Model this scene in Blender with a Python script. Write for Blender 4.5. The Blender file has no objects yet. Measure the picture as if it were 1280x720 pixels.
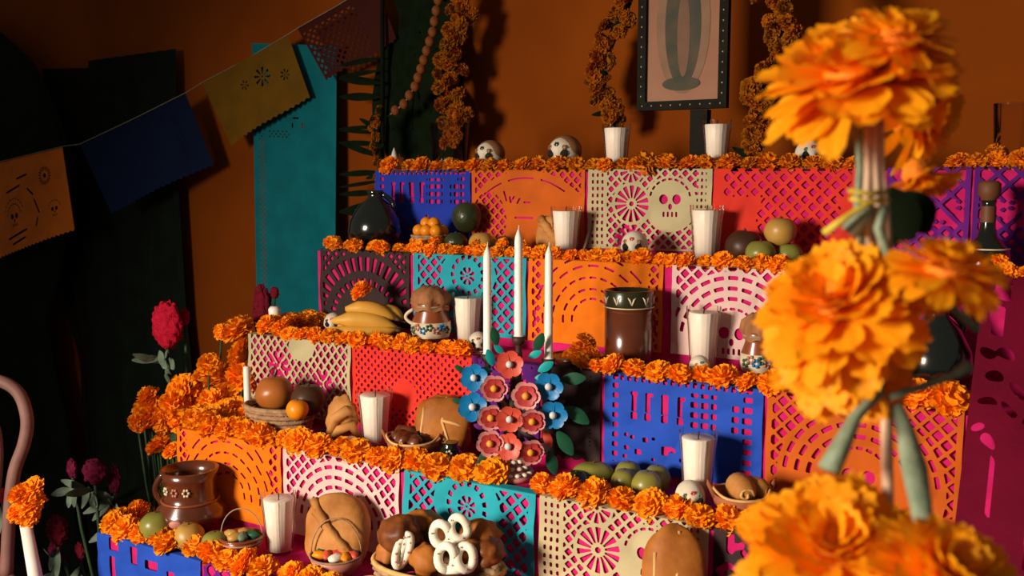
import bpy, math, random
import numpy as np
from mathutils import Vector, Matrix, noise

# ---------------------------------------------------------------- camera
SC = bpy.context.scene
COL = SC.collection
FPX = 1200.0
YAW, PITCH = 0.5257838, 0.1119412
CAMZ = 1.45
cy, sy, cp, sp = math.cos(YAW), math.sin(YAW), math.cos(PITCH), math.sin(PITCH)
F = Vector((-sy*cp, cy*cp, -sp)); R = Vector((cy, sy, 0)); U = R.cross(F)
C0 = Vector((0, 0, CAMZ))
cam_d = bpy.data.cameras.new('camera'); cam = bpy.data.objects.new('camera', cam_d); COL.objects.link(cam)
cam_d.sensor_width = 36; cam_d.lens = FPX*36/1280; cam_d.clip_start = 0.02
cam.matrix_world = Matrix(((R.x, U.x, -F.x, 0), (R.y, U.y, -F.y, 0), (R.z, U.z, -F.z, CAMZ), (0, 0, 0, 1)))
cam_d.dof.use_dof = True; cam_d.dof.focus_distance = 1.72; cam_d.dof.aperture_fstop = 9.0
SC.camera = cam

# ---------------------------------------------------------------- world, lights, exposure
W = bpy.data.worlds.new('world'); SC.world = W; W.use_nodes = True
bgn = W.node_tree.nodes['Background']; bgn.inputs[0].default_value = (0.70, 0.66, 0.56, 1); bgn.inputs[1].default_value = 0.14
def area(name, loc, target, size, size_y, power, col):
    d = bpy.data.lights.new(name, 'AREA'); d.shape = 'RECTANGLE'; d.size = size; d.size_y = size_y; d.energy = power; d.color = col
    o = bpy.data.objects.new(name, d); COL.objects.link(o); o.location = loc
    o.rotation_euler = (Vector(target)-Vector(loc)).to_track_quat('-Z', 'Y').to_euler(); return o
area('daylight_window', (-1.75, -1.35, 1.62), (-0.44, 1.2, 0.56), 0.6, 0.7, 46, (1.0, 0.88, 0.72)).data.spread = math.radians(96)
SC.view_settings.view_transform = 'Standard'; SC.view_settings.look = 'None'
SC.view_settings.exposure = 0.0; SC.view_settings.gamma = 1.0; SC.view_settings.use_curve_mapping = False

# ---------------------------------------------------------------- altar frame: five steps, pixel helpers
STEP_D, STEP_H = 0.161253, 0.17
X_LEFT, Y_FRONT, Z_ONE = -1.550192, 1.121457, CAMZ-0.66583
SX = 0.04413
X_RIGHT = 0.42
Y_WALL = 2.24
def Yk(k): return Y_FRONT+STEP_D*(k-1)
def Zk(k): return Z_ONE+STEP_H*(k-1)
def Xk(k): return X_LEFT+SX*(k-1)
def dep(P): return (Vector(P)-C0).dot(F)
def ray(u, v): return F+R*((u-640)/FPX)-U*((v-360)/FPX)
def x_at(u, Y, Z):                       # world X that shows at image column u on the line (Y, Z)
    a = (u-640)/FPX; g = R-F*a; return -(g.y*Y+g.z*(Z-CAMZ))/g.x
def z_at(v, P):                          # world Z above P that shows at image row v
    b = (v-360)/FPX; g = U+F*b; return CAMZ-(g.x*P[0]+g.y*P[1])/g.z
def spot(u, k, dy):
    Y = Yk(k)+dy; Z = Zk(k); return Vector((x_at(u, Y, Z), Y, Z))
def at(u, v, k, lo=0.06, hi=0.105):       # base pixel on the tread of step k
    r = ray(u, v); dy = hi
    if r.z < -0.02:
        dy = (Zk(k)-CAMZ)/r.z*r.y-Yk(k)
    return spot(u, k, min(max(dy, lo), hi))
def onY(u, v, Y):                        # point of the vertical plane Y
    r = ray(u, v); t = Y/r.y; return C0+r*t
def ondepth(u, v, t): return C0+ray(u, v)*t
def ppm(P): return FPX/dep(P)

# ---------------------------------------------------------------- materials
def lin(h):
    c = [int(h[i:i+2], 16)/255 for i in (0, 2, 4)]
    return tuple(x/12.92 if x <= .04045 else ((x+.055)/1.055)**2.4 for x in c)+(1,)
MATS = {}
def mat(name, col, rough=.6, col2=None, scale=30, bump=0.0, bscale=None, rnd=0.0, transl=0.0, spec=.35, coat=0.0, sss=0.0, metal=0.0, contrast=(.35, .65)):
    if name in MATS: return MATS[name]
    m = bpy.data.materials.new(name); m.use_nodes = True; nt = m.node_tree; N = nt.nodes; L = nt.links
    b = N['Principled BSDF']; out = N['Material Output']
    b.inputs['Roughness'].default_value = rough; b.inputs['Specular IOR Level'].default_value = spec
    b.inputs['Coat Weight'].default_value = coat; b.inputs['Coat Roughness'].default_value = .12; b.inputs['Metallic'].default_value = metal
    if sss: b.inputs['Subsurface Weight'].default_value = sss; b.inputs['Subsurface Radius'].default_value = (.01, .006, .003); b.inputs['Subsurface Scale'].default_value = .6
    c1 = lin(col); c2 = lin(col2) if col2 else tuple(x*.8 for x in c1[:3])+(1,)
    tc = N.new('ShaderNodeTexCoord'); nz = N.new('ShaderNodeTexNoise'); nz.inputs['Scale'].default_value = scale; nz.inputs['Detail'].default_value = 3
    L.new(tc.outputs['Object'], nz.inputs['Vector'])
    rp = N.new('ShaderNodeMapRange'); rp.inputs[1].default_value = contrast[0]; rp.inputs[2].default_value = contrast[1]; L.new(nz.outputs['Fac'], rp.inputs[0])
    mx = N.new('ShaderNodeMix'); mx.data_type = 'RGBA'; mx.inputs[6].default_value = c1; mx.inputs[7].default_value = c2
    L.new(rp.outputs[0], mx.inputs[0]); cs = mx.outputs[2]
    if rnd:
        oi = N.new('ShaderNodeObjectInfo'); hs = N.new('ShaderNodeHueSaturation')
        mr = N.new('ShaderNodeMapRange'); mr.inputs[3].default_value = 1-rnd; mr.inputs[4].default_value = 1+rnd*.6; L.new(oi.outputs['Random'], mr.inputs[0])
        m2 = N.new('ShaderNodeMapRange'); m2.inputs[3].default_value = .5+rnd*.03; m2.inputs[4].default_value = .5-rnd*.04; L.new(oi.outputs['Random'], m2.inputs[0])
        L.new(mr.outputs[0], hs.inputs['Value']); L.new(m2.outputs[0], hs.inputs['Hue']); L.new(cs, hs.inputs['Color']); cs = hs.outputs[0]
    L.new(cs, b.inputs['Base Color'])
    if bump:
        bn = N.new('ShaderNodeBump'); bn.inputs['Strength'].default_value = bump; bn.inputs['Distance'].default_value = .004
        n2 = N.new('ShaderNodeTexNoise'); n2.inputs['Scale'].default_value = bscale or scale*2; n2.inputs['Detail'].default_value = 4
        L.new(tc.outputs['Object'], n2.inputs['Vector']); L.new(n2.outputs['Fac'], bn.inputs['Height']); L.new(bn.outputs[0], b.inputs['Normal'])
    if transl:
        t = N.new('ShaderNodeBsdfTranslucent'); L.new(cs, t.inputs[0]); ms = N.new('ShaderNodeMixShader'); ms.inputs[0].default_value = transl
        L.new(b.outputs[0], ms.inputs[1]); L.new(t.outputs[0], ms.inputs[2]); L.new(ms.outputs[0], out.inputs[0])
    MATS[name] = m; return m
def glass_mat():
    m = bpy.data.materials.new('clear_glass'); m.use_nodes = True; nt = m.node_tree; N = nt.nodes; L = nt.links; N.remove(N['Principled BSDF'])
    tr = N.new('ShaderNodeBsdfTransparent'); tr.inputs[0].default_value = (.96, .94, .91, 1)
    gl = N.new('ShaderNodeBsdfGlossy'); gl.inputs['Roughness'].default_value = .08
    fr = N.new('ShaderNodeLayerWeight'); fr.inputs[0].default_value = .13
    ms = N.new('ShaderNodeMixShader'); L.new(fr.outputs['Fresnel'], ms.inputs[0]); L.new(tr.outputs[0], ms.inputs[1]); L.new(gl.outputs[0], ms.inputs[2])
    L.new(ms.outputs[0], N['Material Output'].inputs[0]); return m
M = dict(
 wall=mat('orange_plaster', '8E4208', .9, '803A06', 3, .15, 60, spec=.1),
 floor=mat('dark_floor', '2A2620', .8, '201C18', 6),
 cloth=mat('magenta_cloth', 'C82068', .85, 'B8185A', 40, .2, 300, spec=.1),
 wood=mat('altar_wood', '5A3A20', .8, '4A2E18', 20),
 black=mat('black_cloth', '1B221A', .95, '171C15', 12, .3, 40, spec=.05),
 navy=mat('dark_cloth_grey', '241F18', .95, '1C1A14', 12, spec=.05),
 mari=mat('marigold_petal', 'FFA412', .65, 'FF9408', 60, rnd=.10, transl=.2, spec=.15),
 marid=mat('marigold_petal_deep', 'EE8E10', .7, 'DC780A', 60, rnd=.15, transl=.15, spec=.1),
 marih=mat('dried_marigold_petal', 'B4680E', .8, '9A5208', 60, rnd=.25, transl=.05, spec=.05),
 big=mat('large_petal', 'FFB416', .55, 'FFA20A', 30, rnd=.10, transl=.35, spec=.2),
 bigcore=mat('large_flower_core', 'E88508', .7, 'D06A04', 90, .5, 300),
 stem=mat('grey_green_stem', '8C967C', .6, '6E7C62', 60, .2, 200),
 straw=mat('pale_straw', 'E2C4A4', .7, 'CCA484', 60, .2, 200),
 twine=mat('yellow_twine', 'D0B840', .7, 'B09828', 200),
 leaf=mat('leaf_green', '2F4A2A', .6, '263E24', 40, spec=.3),
 leafgrey=mat('leaf_grey_green', '6A7A66', .6, '3E4E3C', 25),
 leafdark=mat('palm_dark', '161F12', .95, '10180C', 30, spec=.03),
 wax=mat('white_wax', 'F2E6DA', .45, 'EADCCE', 20, sss=.15, spec=.4),
 candle=mat('ivory_candle', 'F4EBDD', .4, 'EDE2D2', 20, sss=.1, spec=.4),
 wick=mat('wick', '2A2420', .9),
 glass=glass_mat(),
 clay=mat('brown_glaze', '5E2A12', .22, '48200E', 14, spec=.6, coat=.6),
 terra=mat('terracotta', '9A5634', .7, '824426', 18, .15, 90),
 terrag=mat('glazed_terracotta', '8A4422', .3, '6E3418', 14, spec=.5, coat=.4),
 cream=mat('cream_paint', 'D8C8A8', .5, 'C4B090', 60),
 pinkp=mat('pink_paint', 'B87868', .5),
 greenp=mat('green_paint', '3A5A38', .5),
 darkgl=mat('dark_green_glaze', '2E2A12', .25, '241F0E', 20, coat=.5),
 blackpot=mat('black_glaze', '101410', .16, '0C0F0C', 10, spec=.7, coat=.7),
 bread=mat('baked_bread', 'B06A28', .6, '8A4A16', 22, .4, 40, spec=.25, contrast=(.3, .7)),
 breadl=mat('pale_bread', 'C08448', .65, '9E6028', 20, .4, 50, spec=.2),
 breadd=mat('dark_bread', '7E4418', .5, '56280C', 30, .5, 40, spec=.3),
 breadc=mat('bread_crease', 'D8A868', .7, 'C08C50', 60),
 icing=mat('white_icing', 'E8DECA', .5, 'DCD0B8', 40),
 pinkdot=mat('pink_sprinkle', 'C87870', .6),
 guava=mat('yellow_green_guava', '878238', .35, '6C6A2A', 12, spec=.4, rnd=.12),
 lime=mat('olive_lime', '8A8038', .35, '6E6A2C', 14, spec=.4, rnd=.1),
 avo=mat('dark_avocado', '34391C', .3, '242A14', 25, .3, 120, spec=.5),
 orangef=mat('orange_fruit', 'B8682A', .35, '9A5020', 12, spec=.4, rnd=.15),
 kumq=mat('bright_orange_fruit', 'E88A10', .4, 'D07808', 20),
 tan=mat('tan_fruit', 'BC8E42', .4, 'A07634', 12, spec=.4),
 brownf=mat('brown_fruit', '4A2C1A', .45, '341E10', 16),
 banana=mat('banana_skin', 'D8A040', .5, 'C08830', 10, spec=.3),
 bananab=mat('banana_tip', '4A3418', .7),
 skull=mat('sugar_skull', 'D8CCB8', .7, 'C8B8A0', 50, .1, 200),
 skullb=mat('brown_skull', '9A6A44', .6, '7A4E30', 30),
 skulldark=mat('skull_hollow', '1C1610', .9),
 skullred=mat('skull_paint_red', 'B83A30', .6),
 skullgrn=mat('skull_paint_green', '4A6A50', .6),
 skullpink=mat('skull_paint_pink', 'C87890', .6),
 wicker=mat('wicker', 'AC8662', .8, '8E6A4A', 80, .4, 300),
 wickerp=mat('purple_wicker', '8A5A5A', .8, '6E4448', 80, .4, 300),
 frame=mat('dark_frame', '1C1A12', .7, '14120C', 40, spec=.1),
 gold=mat('gold_bead', 'B8A070', .35, metal=.5),
 red=mat('cockscomb_red', 'B8122E', .8, '960C24', 120, .8, 250, spec=.1),
 redd=mat('cockscomb_dark', '6E1020', .85, '560C1A', 120, .8, 250, spec=.1),
 purpled=mat('cockscomb_plum', '7A1838', .85, '4E1028', 120, .8, 250, spec=.1),
 chair=mat('dusty_pink_wood', '8A6058', .6, '7A5248', 20),
 tblue=mat('blossom_blue', '1478B0', .4, '0E68A0', 40), tteal=mat('blossom_teal', '18A0A0', .4, '128A8C', 40),
 tcoral=mat('blossom_coral', 'D0503A', .45, 'BE4430', 40), tpink=mat('blossom_pink_rim', 'D89088', .5, 'C87878', 40),
 tred=mat('blossom_inner', 'B83A3A', .5), tyel=mat('blossom_centre', 'F0A030', .5), twhite=mat('blossom_centre_pale', 'D8D4D0', .5),
 tleaf=mat('painted_leaf', '1A5438', .5, '144630', 30), tpurple=mat('painted_purple', '7A2A80', .5), ttrunk=mat('painted_trunk', '3A2018', .6),
 print_=mat('print_paper', '9E7058', .8, '94664E', 10), mand=mat('print_halo', '7E5E4A', .8, '8A6852', 30), robe=mat('print_shape', '3C4036', .8, '564838', 22), inner=mat('print_inner', '6E5240', .8, '7A5844', 30),
 bead=mat('string_bead', '8E4C12', .7, '74380C', 60),
 paperwhite=mat('white_paper', 'D8CCC0', .8),
 bottle=mat('bottle_dark', '14160E', .15, '101208', 8, spec=.6, coat=.5), cork=mat('stopper_brown', '6A3E20', .6),
 string=mat('string', '9A8A70', .9),
 tancloth=mat('tan_cloth', 'A06A42', .8, '8A5632', 40, .3, 120),
 meat=mat('dark_sauce', '6A3418', .35, '4A200C', 40, .6, 60, spec=.5),
)
PAPER = {}
for n_, h_ in dict(orange='F0780A', white='E6C2B8', turquoise='28A4B4', beige='C2B48A', brown='3A2A2A', blue='2650BE', purple='6E1C84', red='E43828', lilac='5A1A78', teal='0A7884', yellow='7C540A', navy='05183C', maroon='46150E', magenta='720428', orange3='F47A20', orange2='D06018', bluedark='2038A8').items():
    PAPER[n_] = mat('tissue_'+n_, h_, .75, None, 14, .25, 60, transl=.12, spec=.15)

# ---------------------------------------------------------------- mesh builder
def mesh_np(name, V, Fa, smooth=True):
    me = bpy.data.meshes.new(name); me.from_pydata([tuple(map(float, v)) for v in V], [], [tuple(map(int, f)) for f in Fa])
    if smooth: me.polygons.foreach_set('use_smooth', [True]*len(me.polygons))
    me.update(); return me
class MB:
    def __init__(s): s.v = []; s.f = []
    def add(s, v, f):
        o = len(s.v); s.v += [tuple(p) for p in v]; s.f += [tuple(i+o for i in q) for q in f]; return s
    def lathe(s, prof, n=24, c=(0, 0, 0), sx=1, sy=1, flute=0, nf=0, cap=True):
        v = []; f = []; m = len(prof)
        for (r, z) in prof:
            for i in range(n):
                a = 2*math.pi*i/n; q = r*(1+flute*math.cos(nf*a)) if r > 0 else r
                v.append((c[0]+q*sx*math.cos(a), c[1]+q*sy*math.sin(a), c[2]+z))
        for j in range(m-1):
            for i in range(n): f.append((j*n+i, j*n+(i+1) % n, (j+1)*n+(i+1) % n, (j+1)*n+i))
        if cap: f.append(tuple(range(n-1, -1, -1))); f.append(tuple((m-1)*n+i for i in range(n)))
        return s.add(v, f)
    def tube(s, pts, rad, n=8, cap=True, flat=1.0):
        pts = [Vector(p) for p in pts]; m = len(pts); rad = [rad]*m if not hasattr(rad, '__len__') else rad
        v = []; f = []; up = None
        for j in range(m):
            d = (pts[min(j+1, m-1)]-pts[max(j-1, 0)]); d = d.normalized() if d.length > 1e-9 else Vector((0, 0, 1))
            if up is None: up = d.orthogonal().normalized()
            up = (up-d*up.dot(d)); up = up.normalized() if up.length > 1e-6 else d.orthogonal().normalized(); w = d.cross(up)
            for i in range(n):
                a = 2*math.pi*i/n; v.append(pts[j]+up*(math.cos(a)*rad[j])+w*(math.sin(a)*rad[j]*flat))
        for j in range(m-1):
            for i in range(n): f.append((j*n+i, j*n+(i+1) % n, (j+1)*n+(i+1) % n, (j+1)*n+i))
        if cap: f.append(tuple(range(n-1, -1, -1))); f.append(tuple((m-1)*n+i for i in range(n)))
        return s.add(v, f)
    def ell(s, c, r, n=20, m=12, fn=None, rot=None):
        r = (r, r, r) if not hasattr(r, '__len__') else r; v = []; f = []
        for j in range(m+1):
            t = math.pi*j/m
            for i in range(n):
                a = 2*math.pi*i/n; d = Vector((math.sin(t)*math.cos(a), math.sin(t)*math.sin(a), math.cos(t)))
                k = fn(d) if fn else 1.0
                p = Vector((d.x*r[0]*k, d.y*r[1]*k, d.z*r[2]*k))
                if rot: p = rot @ p
                v.append(Vector(c)+p)
        for j in range(m):
            for i in range(n): f.append((j*n+i, (j+1)*n+i, (j+1)*n+(i+1) % n, j*n+(i+1) % n))
        return s.add(v, f)
    def box(s, c, h, rot=None):
        v = []
        for x in (-1, 1):
            for y in (-1, 1):
                for z in (-1, 1):
                    p = Vector((x*h[0], y*h[1], z*h[2])); p = rot @ p if rot else p; v.append(Vector(c)+p)
        return s.add(v, [(0, 1, 3, 2), (4, 6, 7, 5), (0, 4, 5, 1), (2, 3, 7, 6), (0, 2, 6, 4), (1, 5, 7, 3)])
    def mesh(s, name, smooth=True): return mesh_np(name, s.v, s.f, smooth)
    def build(s, name, m, parent=None, loc=None, rz=0, smooth=True):
        return put(name, s.mesh(name, smooth), m, parent, loc, rz)
def put(name, me, m, parent=None, loc=None, rz=0):
    if m and not me.materials: me.materials.append(m)
    o = bpy.data.objects.new(name, me); COL.objects.link(o)
    if loc is not None: o.location = loc
    o.rotation_euler.z = rz
    if parent: o.parent = parent
    return o
def tag(o, label, cat, group=None, kind=None):
    o['label'] = label; o['category'] = cat
    if group: o['group'] = group
    if kind: o['kind'] = kind
    return o
def thing(name, label, cat, loc, rz=0, group=None):
    o = bpy.data.objects.new(name, None); o.empty_display_size = .02; COL.objects.link(o); o.location = loc; o.rotation_euler.z = rz
    return tag(o, label, cat, group)
def struct(o): o['kind'] = 'structure'; return o
def rnd(seed): return random.Random(seed)
def lump(seed, amp, sc=1.5):
    off = Vector((seed*3.7, seed*1.3, seed*7.1)); return lambda d: 1+amp*noise.noise(d*sc+off)
def smooth_path(p, n=5):
    p = [Vector(q) for q in p]; out = []
    for i in range(len(p)-1):
        a, b_, c_, d_ = p[max(i-1, 0)], p[i], p[i+1], p[min(i+2, len(p)-1)]
        for j in range(n):
            t = j/n; out.append(.5*((2*b_)+(c_-a)*t+(2*a-5*b_+4*c_-d_)*t*t+(3*b_-a-3*c_+d_)*t**3))
    return out+[p[-1]]
def rotxyz(x, y, z): return Matrix.Rotation(z, 3, 'Z') @ Matrix.Rotation(y, 3, 'Y') @ Matrix.Rotation(x, 3, 'X')

# ---------------------------------------------------------------- the setting
struct(MB().box((-.8, Y_WALL+.05, 1.5), (3.2, .05, 1.5)).build('wall_back', M['wall'], smooth=False))
struct(MB().box((-.8, .6, -.05), (3.2, 3.2, .05)).build('floor', M['floor'], smooth=False))

# altar: five wooden steps and one magenta cloth over them
alt = thing('stepped_altar', 'stepped wooden altar of five tiers under the magenta cloth', 'altar', (0, 0, 0))
for k in range(1, 6):
    yb = Y_WALL-.06
    MB().box(((Xk(k)+X_RIGHT)/2+.002, (Yk(k)+yb)/2, Zk(k)-(STEP_H if k > 1 else Zk(1))/2-.001), ((X_RIGHT-Xk(k))/2-.004, (yb-Yk(k))/2-.004, (STEP_H if k > 1 else Zk(1))/2-.001)).build('step', M['wood'], alt, smooth=False)
b = MB(); nx = 60; vv = []; ff = []
for k in range(1, 6):
    xl = Xk(k)-.004
    for (ya, za, yb_, zb_) in ((Yk(k), Zk(k-1) if k > 1 else .02, Yk(k), Zk(k)), (Yk(k), Zk(k), Yk(k+1) if k < 5 else Y_WALL-.07, Zk(k))):
        o0 = len(vv)
        for (y, z) in ((ya, za), (yb_, zb_)):
            for i in range(nx+1): vv.append((xl+(X_RIGHT-xl)*i/nx, y-.003, z+.002))
        for i in range(nx): ff.append((o0+i, o0+i+1, o0+nx+2+i, o0+nx+1+i))
o = b.add(vv, ff).build('altar_cloth', M['cloth'], smooth=False)
tag(o, 'magenta cloth covering every step of the altar', 'cloth')

# ---------------------------------------------------------------- cut paper: fields (>0 = hole), marching squares
def f_circ(x, y, cx, cy_, r): return r-np.hypot(x-cx, y-cy_)
def f_ell(x, y, cx, cy_, a, b_): return (1-np.hypot((x-cx)/a, (y-cy_)/b_))*min(a, b_)
def f_rect(x, y, cx, cy_, hw, hh): return np.minimum(hw-np.abs(x-cx), hh-np.abs(y-cy_))
def f_seg(x, y, ax, ay, bx, by, r):
    dx, dy = bx-ax, by-ay; t = np.clip(((x-ax)*dx+(y-ay)*dy)/(dx*dx+dy*dy+1e-12), 0, 1); return r-np.hypot(x-ax-t*dx, y-ay-t*dy)
def f_lat(x, y, c, bar):
    p = (x+y)/1.41421; q = (x-y)/1.41421
    return np.minimum(c/2-bar-np.abs(np.mod(p, c)-c/2), c/2-bar-np.abs(np.mod(q, c)-c/2))
def f_grid(x, y, cw, ch, bx, by):
    return np.minimum(cw/2-bx-np.abs(np.mod(x, cw)-cw/2), ch/2-by-np.abs(np.mod(y, ch)-ch/2))
def f_ros(x, y, cx, cy_, Rr, n, inner=.3, fill=.62):
    r = np.hypot(x-cx, y-cy_); a = np.arctan2(y-cy_, x-cx); da = np.abs(np.mod(a, 2*math.pi/n)-math.pi/n)
    return np.maximum(np.minimum(np.minimum((math.pi/n*fill-da)*r, Rr-r), r-Rr*inner), Rr*inner*.45-r)
def f_arc(x, y, cx, cy_, r0, w, n, a0=0, a1=2*math.pi, fill=.6):
    r = np.hypot(x-cx, y-cy_); a = np.mod(np.arctan2(y-cy_, x-cx)-a0, 2*math.pi); st = (a1-a0)/n
    da = np.abs(np.mod(a, st)-st/2); return np.minimum(np.minimum(w/2-np.abs(r-r0), (st/2*fill-da)*r), np.where(a < a1-a0, 1., -1.))
def f_skull(x, y, cx, cy_, s):
    h = np.maximum(f_ell(x, y, cx-.3*s, cy_-.05*s, .2*s, .22*s), f_ell(x, y, cx+.3*s, cy_-.05*s, .2*s, .22*s))
    h = np.maximum(h, f_ell(x, y, cx, cy_+.28*s, .09*s, .14*s))
    for q in (-.3, -.1, .1, .3): h = np.maximum(h, f_rect(x, y, cx+q*s, cy_+.62*s, .05*s, .12*s))
    return np.maximum(h, f_arc(x, y, cx, cy_, .95*s, .1*s, 9, math.pi*1.05, math.pi*1.95, .7))
MX = np.maximum
def clip_to(h, reg): return np.minimum(h, reg)
LET = {'D': [((0, 0), (0, 1)), ((0, 0), (.5, .1)), ((.5, .1), (.62, .5)), ((.62, .5), (.5, .9)), ((.5, .9), (0, 1))], 'I': [((.3, 0), (.3, 1))],
       'A': [((0, 1), (.32, 0)), ((.32, 0), (.64, 1)), ((.14, .62), (.5, .62))], 'E': [((0, 0), (0, 1)), ((0, 0), (.55, 0)), ((0, .5), (.45, .5)), ((0, 1), (.55, 1))],
       'M': [((0, 1), (0, 0)), ((0, 0), (.35, .6)), ((.35, .6), (.7, 0)), ((.7, 0), (.7, 1))], ' ': []}
def f_text_arc(x, y, cx, cy_, r, txt, size, a0, da, rad):
    h = np.full_like(x, -1.)
    rr = np.hypot(x-cx, y-cy_); a = np.arctan2(y-cy_, x-cx)
    for i, ch in enumerate(txt):
        lx = (a-(a0+da*i))*rr; ly = (r-rr)
        for (p, q) in LET[ch]: h = MX(h, f_seg(lx, ly, (p[0]-.3)*size, (p[1]-.5)*size, (q[0]-.3)*size, (q[1]-.5)*size, rad))
    return h
def pat(kind, x, y, w, h, seed=0):
    m = .008
    inside = np.minimum(np.minimum(x-m, w-m-x), np.minimum(y-.022, h-.004-y))
    cxm = w/2; H = np.full_like(x, -1.)
    if kind == 'fan':                     # lattice sides, arches of dashes round a head
        cyb = h*.82
        r = np.hypot(x-cxm, y-cyb); reg = np.minimum(r-h*.66, inside)
        H = MX(H, clip_to(f_lat(x, y, .017, .0022), reg))
        for q, n in ((.60, 13), (.50, 11), (.40, 9)): H = MX(H, f_arc(x, y, cxm, cyb, h*q, .007, n, math.pi*1.02, math.pi*1.98, .72))
        H = MX(H, f_skull(x, y, cxm, cyb-.01, h*.26))
        H = clip_to(H, inside)
    elif kind == 'faint':                 # mostly solid sheet, thin curved slits
        cyb = h*.75; r = np.hypot(x-cxm, y-cyb)
        for q, n in ((.68, 9), (.58, 11), (.46, 13), (.34, 9), (.24, 7)): H = MX(H, f_arc(x, y, cxm, cyb, h*q, .0042, n, math.pi*.95, math.pi*2.05, .66))
        H = MX(H, clip_to(f_lat(x, y, .015, .0026), np.minimum(np.abs(x-cxm)-w*.40, inside)))
        H = clip_to(H, inside)
    elif kind == 'medallion':
        r = np.hypot(x-cxm, (y-h*.34)*1.25); reg = np.minimum(r-h*.36, inside)
        H = MX(H, clip_to(f_lat(x, y, .0185, .0026), np.minimum(reg, inside-.004)))
        H = MX(H, f_arc(x, y, cxm, h*.34, h*.20, .009, 15, 0, 2*math.pi, .55)); H = MX(H, f_circ(x, y, cxm-.02, h*.66, .013)); H = MX(H, f_circ(x, y, cxm+.024, h*.66, .013))
        H = MX(H, clip_to(f_ros(x, y, cxm, h*.35, h*.1, 8), inside))
    elif kind == 'skulls':                # ladder columns, rosettes, skull
        H = MX(H, clip_to(f_grid(x-.006, y, .0105, .0135, .0028, .003), np.minimum(f_rect(x, y, .022, h/2, .0165, h/2-.008), inside)))
        H = MX(H, clip_to(f_ros(x, y, w*.37, h*.50, h*.20, 14, .3, .6), inside)); H = MX(H, clip_to(f_ros(x, y, w*.36, h*.14, h*.13, 10), inside)); H = MX(H, clip_to(f_ros(x, y, w*.37, h*.9, h*.17, 12), inside))
        lat = f_lat(x, y, .0145, .0022); far = np.minimum(np.hypot(x-w*.37, y-h*.5)-h*.23, np.hypot(x-w*.68, y-h*.5)-h*.30)
        far = np.minimum(far, np.hypot(x-w*.36, y-h*.14)-h*.15); far = np.minimum(far, x-.042)
        H = MX(H, clip_to(lat, np.minimum(far, np.minimum(inside, w-.03-x)))); H = MX(H, f_skull(x, y, w*.68, h*.46, h*.24))
        H = MX(H, clip_to(f_grid(x, y, .009, .0125, .0024, .003), np.minimum(f_rect(x, y, w-.02, h/2, .0095, h/2-.008), inside)))
    elif kind == 'lace':                  # dense lace of small cells
        lat = f_lat(x*1.0, y*.8, .0135, .0021); r = np.hypot(x-cxm-.01, (y-.04)*1.3)
        H = MX(H, clip_to(lat, np.minimum(inside, r-.034))); H = MX(H, clip_to(f_ros(x, y, w*.3, h*.45, .03, 9), inside)); H = MX(H, clip_to(f_ros(x, y, w*.72, h*.6, .028, 9), inside))
    elif kind == 'blocks':                # rows of blocks and a letter row
        H = MX(H, clip_to(f_grid(x, y-.012, .0125, .03, .0028, .0105), np.minimum(f_rect(x, y, w/2, .026, w/2-.014, .007), inside)))
        H = MX(H, clip_to(f_grid(x-.012, y, .02, .0165, .0028, .004), np.minimum(f_rect(x, y, .018, h/2, .007, h/2-.01), inside))); H = MX(H, clip_to(f_grid(x-.012, y, .02, .0165, .0028, .004), np.minimum(f_rect(x, y, w-.024, h/2, .009, h/2-.01), inside)))
        for i, (sh) in enumerate((.2, .29, .40, .50)):
            cx = w*sh; H = MX(H, f_rect(x, y, cx, h*.36, .0042 if i != 2 else .006, .016)); H = MX(H, f_rect(x, y, cx+.003*(i % 2), h*.285, .0065, .003)); H = MX(H, f_rect(x, y, cx, h*.49, .0055, .006))
        H = MX(H, clip_to(f_grid(x, y, .0165, .0165, .0022, .0035), f_rect(x, y, w*.64, h*.38, w*.085, h*.16))); H = MX(H, clip_to(f_grid(x, y, .0165, .0165, .0028, .0035), f_rect(x, y, w*.86, h*.42, w*.06, h*.14)))
        rr = rnd(seed)
        for i in range(16):
            cx, cy2, s = w*(.12+.5*rr.random()), h*(.66+.26*rr.random()), .003+.003*rr.random(); H = MX(H, f_rect(x, y, cx, cy2, s, s*.8))
    elif kind == 'banner':                # big blocks hanging low
        for i, (cx, cy2, hw, hh) in enumerate(((.17, .2, .013, .012), (.15, .5, .007, .03), (.37, .26, .009, .016), (.55, .3, .016, .008), (.72, .42, .010, .018), (.88, .46, .012, .014), (.4, .62, .012, .02), (.7, .75, .02, .014))): H = MX(H, f_rect(x, y, w*cx, h*cy2, hw, hh))
    elif kind == 'script':                # orange sheet with corner lattices, a ribbon arch and a line of script
        r = np.hypot(x-w*.5, y-h*1.15)
        H = MX(H, clip_to(f_lat(x, y, .0155, .0024), np.minimum(np.minimum(inside, r-h*1.02), np.abs(x-w*.42)-w*.1)))
        H = MX(H, clip_to(f_lat(x, y, .0155, .0024), np.minimum(np.minimum(inside, f_ell(x, y, w*.16, h*.72, w*.16, h*.34)), inside)))
        H = MX(H, f_arc(x, y, w*.5, h*1.15, h*.93, .0035, 3, math.pi*1.25, math.pi*1.7, .8))
        for i, (a, b_, c_, d_) in enumerate(((.32, .48, .30, .38), (.36, .50, .35, .44), (.36, .50, .39, .44), (.42, .51, .44, .46), (.48, .50, .53, .50), (.40, .68, .56, .68))): H = MX(H, f_seg(x, y, w*a, h*b_, w*c_, h*d_, .0022))
    elif kind == 'diamonds':
        H = MX(H, clip_to(f_lat(x, y, .024, .003), np.minimum(inside, .06+.0*x-np.abs(y-.06)))); H = MX(H, clip_to(f_lat(x, y, .017, .0034), np.minimum(inside, y-.075)))
    elif kind == 'redlat':
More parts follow.
